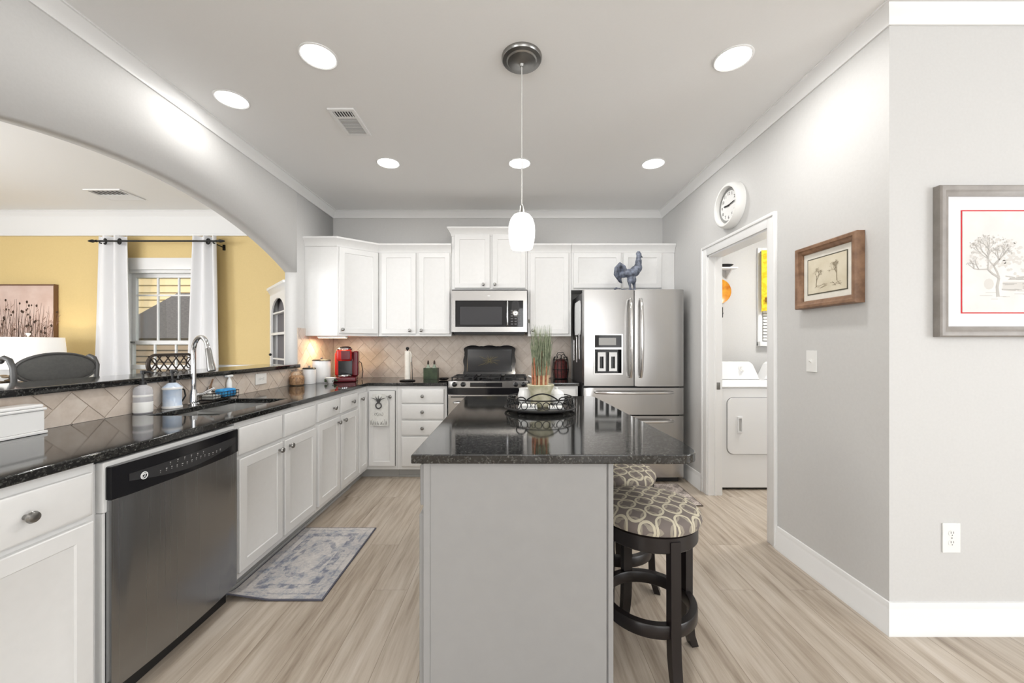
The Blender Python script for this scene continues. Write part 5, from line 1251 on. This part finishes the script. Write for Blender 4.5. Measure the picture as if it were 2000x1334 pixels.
part('finial', MB().lathe([(0, zs1+.045), (.016, zs1+.044), (.018, zs1+.034), (.008, zs1+.02), (.008, zs1+.008), (0, zs1+.008)], seg=16), M['ceramic'], t)
bl = bpy.data.lights.new('lamp_bulb', 'POINT'); bl.energy = 4; bl.color = (1, .85, .62); bl.shadow_soft_size = .04
bo = bpy.data.objects.new('lamp_bulb', bl); C.objects.link(bo); bo.location = (lx, ly, 1.2)
t = thing('dried_arrangement', 'low bowl of brown dried leaves on the sideboard left of the lamp base', 'arrangement', (PX(20, 3.53), 3.53, .8705), 0)
part('bowl', MB().lathe([(0, 0), (.05, 0), (.10, .05), (.105, .06), (.098, .06), (.045, .012), (0, .012)], seg=24), wd_, t)
random.seed(17)
for k in range(26):
    a = random.uniform(0, 2*PI); r_ = random.uniform(.01, .16); z = .06+random.uniform(0, .07)
    part('leaf', MB().ball((r_*math.cos(a), r_*math.sin(a), z), (.034, .022, .010), 8, 6), M.setdefault('leaf%d' % (k % 3), mat('dried_leaf_%d' % (k % 3), [S(88, 72, 50), S(146, 128, 104), S(50, 50, 40)][k % 3], .8)), t)

# two bar stools on the dining side
def bar_stool(y, lab, padded):
    t = thing('bar_stool', lab, 'bar stool', (-2.62, y, 0), PI/2, 'iron bar stools on the dining side')   # local +y points away from the bar
    ir = M['pewter']
    part('seat', MB().lathe([(0, .70), (.19, .70), (.20, .71), (.20, .735), (.17, .755), (0, .765)], seg=36), M['pewter_fabric'], t)
    for sx_ in (-1, 1):
        for sy_ in (-1, 1): part('leg', MB().tube([(sx_*.15, sy_*.14, .705), (sx_*.18, sy_*.18, .35), (sx_*.21, sy_*.21, 0)], .012, 10), ir, t)
    part('foot_ring', MB().tube([(.195*math.cos(k*PI/16), .195*math.sin(k*PI/16)*1.0, .25) for k in range(32)], .009, 8, True), ir, t)
    for s_ in (-1, 1):
        b = MB(); hk = [(s_*.17, .15, .70), (s_*.185, .17, .90), (s_*.213, .165, 1.06), (s_*.217, .165, 1.14), (s_*.217, .185, 1.185), (s_*.217, .215, 1.198), (s_*.217, .235, 1.185)]
        if not padded: hk = [(s_*.17, .15, .70), (s_*.18, .165, .92), (s_*.19, .17, 1.07)]
        b.tube(hk, .0135, 10)
        if padded: b.ball((s_*.217, .237, 1.178), .016, 12, 8)
        part('back_post', b, ir, t)
    el = lambda rx, rz_, n=40: [(rx*math.cos(2*PI*k/n), .168, 1.125+rz_*math.sin(2*PI*k/n)) for k in range(n)]
    if padded:
        part('back_frame', MB().tube(el(.212, .092), .009, 8, True), ir, t)
        b = MB(); b.ball((0, .168, 1.125), (.206, .026, .087), 36, 14); part('backrest', b, M['pewter_fabric'], t)
    else:
        br_ = M['bronze']
        sq = [(q_[0], .168, 1.12+(q_[1])) for q_ in rrect(-.215, .215, -.072, .072, .07, 8)]
        part('back_frame', MB().tube(sq, .011, 8, True), br_, t)
        b = MB()
        for k in range(-2, 3):
            b.tube([(k*.075-.055, .168, 1.055), (k*.075+.055, .168, 1.185)], .005, 6) if abs(k) < 3 else None
            b.tube([(k*.075-.055, .168, 1.185), (k*.075+.055, .168, 1.055)], .005, 6)
        for s_ in (-1, 1): b.tube([(s_*.165+.03*math.cos(a), .168, 1.12+.045*math.sin(a)) for a in [q_*PI/10 for q_ in range(20)]], .0045, 6, True)
        part('lattice', b, br_, t)
M['pewter_fabric'] = noisy('charcoal_upholstery', (.085, .085, .083, 1), (.105, .105, .10, 1), 60, .75, bmp=.1)
M['bronze'] = mat('dark_bronze', (.055, .042, .034, 1), .4, .5)
bar_stool(2.36, 'dark gray bar stool with a padded oval back and curled posts', True)
bar_stool(3.15, 'dark bronze bar stool with an open lattice back, behind the faucet', False)

# corner hutch
t = thing('corner_hutch', 'white corner hutch with an arched opening beyond the wall arch pillar', 'hutch', (-2.3, 4.0, 0), 0, world=True)
hA, hB = Vector((-2.62, 4.19)), Vector((-2.13, 3.65))
dirv = (hB-hA).normalized(); hl = (hB-hA).length; ha = math.atan2(dirv.y, dirv.x)
fp = lambda e: [(hA.x, hA.y), (hB.x, hB.y), (-2.09, 3.65), (-2.09, YB-.035), (hA.x, YB-.035)]
b = MB(); b.prism(fp(0), 'z', .02, .86); b.prism(fp(0), 'z', 1.80, 1.845)
bkp = [(-2.10, 3.66), (-2.10, YB-.04), (-2.66, YB-.04)]
b.box(-2.11, -2.092, 3.66, YB-.036, .86, 1.80); b.box(-2.61, -2.092, YB-.052, YB-.036, .86, 1.80)
part('body', b, M['trim'], t)
inn = mat('hutch_interior_gray', (.16, .15, .16, 1), .7)
def F_(mb): return xform(mb, (hA.x, hA.y, 0), ha)
b = MB(); st = .065
b.box(0, st, -.02, 0, .86, 1.80, .002); b.box(hl-st, hl, -.02, 0, .86, 1.80, .002);
for (xa_, xe) in ((st, hl-st),):
    b.box(xa_, xe, -.018, -.002, .86, .93); b.box(xa_, xe, -.018, -.002, 1.375, 1.40); 
    cx0 = (xa_+xe)/2; rw = (xe-xa_)/2; N_ = 14
    for i in range(N_):
        a0_, a1_ = PI*i/N_, PI*(i+1)/N_
        b.prism([(cx0+rw*math.cos(a0_), 1.58+.17*math.sin(a0_)), (cx0+rw*math.cos(a1_), 1.58+.17*math.sin(a1_)), (cx0+rw*math.cos(a1_), 1.80), (cx0+rw*math.cos(a0_), 1.80)], 'y', -.018, -.002)
part('face_frame', F_(b), M['trim'], t)
b = MB(); b.box(.02, hl-.02, .045, .05, .86, 1.80); part('back_panel', F_(b), inn, t)
for z in (1.12, 1.385, 1.60): part('shelf', F_(MB().box(.03, hl-.03, -.001, .044, z, z+.016)), M['trim'], t)
part('cornice', MB().sweep([(0, 1.795), (.012, 1.795), (.018, 1.815), (.038, 1.855), (.046, 1.86), (.046, 1.885), (0, 1.885)], [(hA.x, YB-.04), (hA.x, hA.y), (hB.x, hB.y), (-2.092, 3.65)]), M['trim'], t)
b = MB(); b.M = Matrix.Translation((hA.x, hA.y, 0)) @ Matrix.Rotation(ha, 4, 'Z')
b.ball((st+.03, -.032, 1.17), .014, 12, 8); part('knob', b, M['black'], t)
b = MB(); c_ = hA+dirv*.13
b.ball((c_.x+.09, c_.y-.0, 1.910), .022, 16, 10)
single('round_ornament', b, M['black'], 'tiny black ball ornament on top of the white corner hutch', 'ornament')

# ------------------------------------------------------------------ laundry room seen through the doorway
def machine(name, lab, x0, x1, door):
    t = thing(name, lab, name.replace('_', ' '), ((x0+x1)/2, 3.7, 0), 0, world=True); yf_ = 3.357
    part('cabinet_body', MB().box(x0, x1, yf_, 4.08, .022, .895, .008, 3), M['enamel'], t)
    part('plinth', MB().box(x0+.03, x1-.03, yf_+.04, 4.05, 0, .0215), M['black'], t)
    part('top_panel', MB().box(x0-.001, x1+.001, yf_-.006, 4.08, .8955, .915, .008, 3), M['enamel'], t)
    cz = [(x0+.01, .9155), (x1-.002, .9155), (x1-.022, .955), (x1-.075, 1.075), (x1-.11, 1.10), (x0+.12, 1.10), (x0+.085, 1.075), (x0+.03, .955)]
    cn = part('console', MB().prism(cz, 'y', 3.935, 4.08, .012, 3), M['enamel'], t)
    b = MB(); b.M = Matrix.Translation((x1-.19, 3.935, 1.035)) @ Matrix.Rotation(PI/2, 4, 'X')
    part('dial', b.lathe([(.034, -.002), (.034, .004), (.024, .008), (.022, .028), (0, .030)], seg=24), M['plastic'], cn)
    if door:
        pts_ = rrect(x0+.075, x1-.055, .315, .815, .055, 6)
        part('door_seam', MB().prism(pts_, 'y', yf_-.0015, yf_+.002), mat('seam_gray', (.28, .28, .28, 1), .6), t)
        pts_ = rrect(x0+.080, x1-.060, .320, .810, .052, 6)
        dd = part('door', MB().prism(pts_, 'y', yf_-.010, yf_+.0015, .004), M['enamel'], t)
        hb = MB(); hb.slab([x0+.165, x0+.172, x0+.197, x0+.204], [.51, .518, .632, .645], lambda i, j: not (i == 1 and j == 1), 0, .012)
        for v_ in hb.bm.verts: v_.co = Vector((v_.co.x, yf_-.0098-v_.co.z, v_.co.y))
        part('handle', hb, M['enamel'], dd)
        part('handle_pocket', MB().box(x0+.172, x0+.197, yf_-.0108, yf_-.0098, .518, .632), mat('pocket_gray', (.5, .5, .49, 1), .5), dd)
    return t
machine('clothes_dryer', 'white clothes dryer seen through the laundry doorway', 1.80, 2.545, True)
machine('washing_machine', 'white washing machine right of the dryer, mostly hidden by the door casing', 2.575, 3.27, False)
b = MB(); b.box(2.62, 3.68, YB-.075, YB-.045, 1.60, 2.30, 0); fl = MB(); n = 40
rowsA = []
for z, am in ((2.30, .006), (1.95, .010), (1.70, .012), (1.63, .018)): rowsA.append([(2.705+.87*i/n, YB-.075+am*math.sin(i*1.7), z+(.015*math.sin(i*.9) if z < 1.65 else 0)) for i in range(n+1)])
A = [[fl.v(*p) for p in r] for r in rowsA]; B_ = [[fl.v(p[0], p[1]+.004, p[2]) for p in r] for r in rowsA]
for j_ in range(3):
    for i in range(n): fl.f([A[j_][i], A[j_+1][i], A[j_+1][i+1], A[j_][i+1]]); fl.f([B_[j_][i], B_[j_][i+1], B_[j_+1][i+1], B_[j_+1][i]])
for i in range(n): fl.f([A[0][i], A[0][i+1], B_[0][i+1], B_[0][i]]); fl.f([A[3][i], B_[3][i], B_[3][i+1], A[3][i+1]])
for j_ in range(3): fl.f([A[j_][0], B_[j_][0], B_[j_+1][0], A[j_+1][0]]); fl.f([A[j_][n], A[j_+1][n], B_[j_+1][n], B_[j_][n]])
b.bm.free()
t = thing('valance', 'bright yellow printed valance over the laundry room window', 'valance', (3.15, YB-.06, 1.62), 0, world=True)
part('fabric', fl, noisy('yellow_print_cotton', S(232, 190, 34), S(252, 220, 66), 30, .9, lo=.4, hi=.55), t)
part('rod', MB().tube([(2.72, YB-.055, 2.292), (3.58, YB-.055, 2.292)], .006, 8).box(2.725, 2.735, YB-.06, YB-.0005, 2.285, 2.299), M['nickel'], t)
part('sunflower_print', MB().prism([(2.76+.035*math.cos(k*PI/6)*(1 if k % 2 else .6), 1.76+.05*math.sin(k*PI/6)*(1 if k % 2 else .6)) for k in range(12)], 'y', YB-.0955, YB-.0925), mat('print_brown', S(120, 82, 14), .9), t)
t = thing('wall_shelf', 'small white bracket shelf on the laundry wall above the orange plate', 'shelf', (2.33, YB, 2.10), 0, world=True)
part('board', MB().box(2.20, 2.42, YB-.13, YB-.001, 2.092, 2.108, .003), M['trim'], t)
part('bracket', MB().prism([(YB-.11, 2.0915), (YB-.001, 2.0915), (YB-.001, 2.0)], 'x', 2.36, 2.375), M['trim'], t)
single('black_bowl', MB().lathe([(0, .0), (.04, 0), (.09, .03), (.095, .036), (.088, .036), (.04, .008), (0, .008)], 2.31, YB-.066, 2.1085, 24, 1, .55), M['black_gloss'], 'shallow black bowl on the small white laundry shelf', 'bowl')
b = MB(); b.M = Matrix.Translation((2.265, YB-.001, 1.86)) @ Matrix.Rotation(PI/2, 4, 'X'); b.lathe([(0, 0), (.07, 0), (.105, .012), (.135, .03), (.135, .034), (.10, .018), (0, .006)], seg=40)
single('wall_plate', b, noisy('orange_glaze', S(196, 92, 14), S(250, 186, 60), 9, .25), 'orange glazed plate hung on the laundry wall by the door jamb', 'plate')
t = thing('key_hook', 'small dark hook on the laundry wall below the orange plate', 'hook', (2.30, YB, 1.58), 0, world=True)
part('back', MB().box(2.275, 2.325, YB-.010, YB-.0005, 1.575, 1.69, .003), M['black'], t); part('hook', MB().tube([(2.30, YB-.01, 1.62), (2.30, YB-.04, 1.60), (2.30, YB-.05, 1.625)], .006, 8), M['black'], t)
area('laundry_ceiling_glow', (2.9, 3.0, ZC-.03), (0, 0, 0), .4, .4, 38, (1, .98, .95))

# ------------------------------------------------------------------ outside the dining window
struct('ground_outside', MB().box(-40, 30, YB+.13, 40, -.5, -.3), noisy('lawn', (.10, .16, .05, 1), (.16, .22, .08, 1), 3, .95))
t = thing('neighbor_house', 'cream-sided neighboring house with a gray roof outside the dining window', 'house', (-8, 9, -.3), 0, world=True)
sd_ = mat('cream_lap_siding', S(232, 208, 158), .8); v = coords(sd_, 'Object'); wv = nd(sd_, 'ShaderNodeTexWave', wave_type='BANDS', bands_direction='Z', wave_profile='SAW'); wv.inputs['Scale'].default_value = 1.75; lk(sd_, v, wv.inputs['Vector'])
bump(sd_, wv.outputs['Fac'], 1.0, .03)
lap = MB()
for k in range(36): z = -.3+k*.18; lap.prism([(9.5, z), (9.455, z), (9.49, z+.18), (9.5, z+.18)], 'x', -16, -2)
part('siding', lap, mat('cream_boards', S(236, 212, 164), .8), t); lap2 = None
part('wall', MB().box(-16, -2, 9.5, 10, -.3, 6.2), sd_, t)
rf = noisy('gray_shingles', S(92, 88, 90), S(122, 116, 114), 6, .9, 0, (3, 3, 12)); Yr = 8.0
rp = [(PX(200, Yr), PZ(653, Yr)), (PX(345, Yr), PZ(573, Yr)), (PX(520, Yr), PZ(571, Yr)), (PX(640, Yr), PZ(660, Yr))]
part('roof', MB().prism([(rp[0][0], 1.42)]+rp+[(rp[3][0], 1.42)], 'y', Yr, 9.45), rf, t)
lw = MB()
for k in range(14): z = -.3+k*.123; lw.prism([(8.1, z), (8.045, z), (8.085, z+.123), (8.1, z+.123)], 'x', rp[0][0]+.1, rp[3][0]-.1)
lw.box(rp[0][0]+.1, rp[3][0]-.1, 8.1, 9.4, -.3, 1.419)
part('lower_wall', lw, mat('tan_boards', S(150, 130, 106), .8), t)
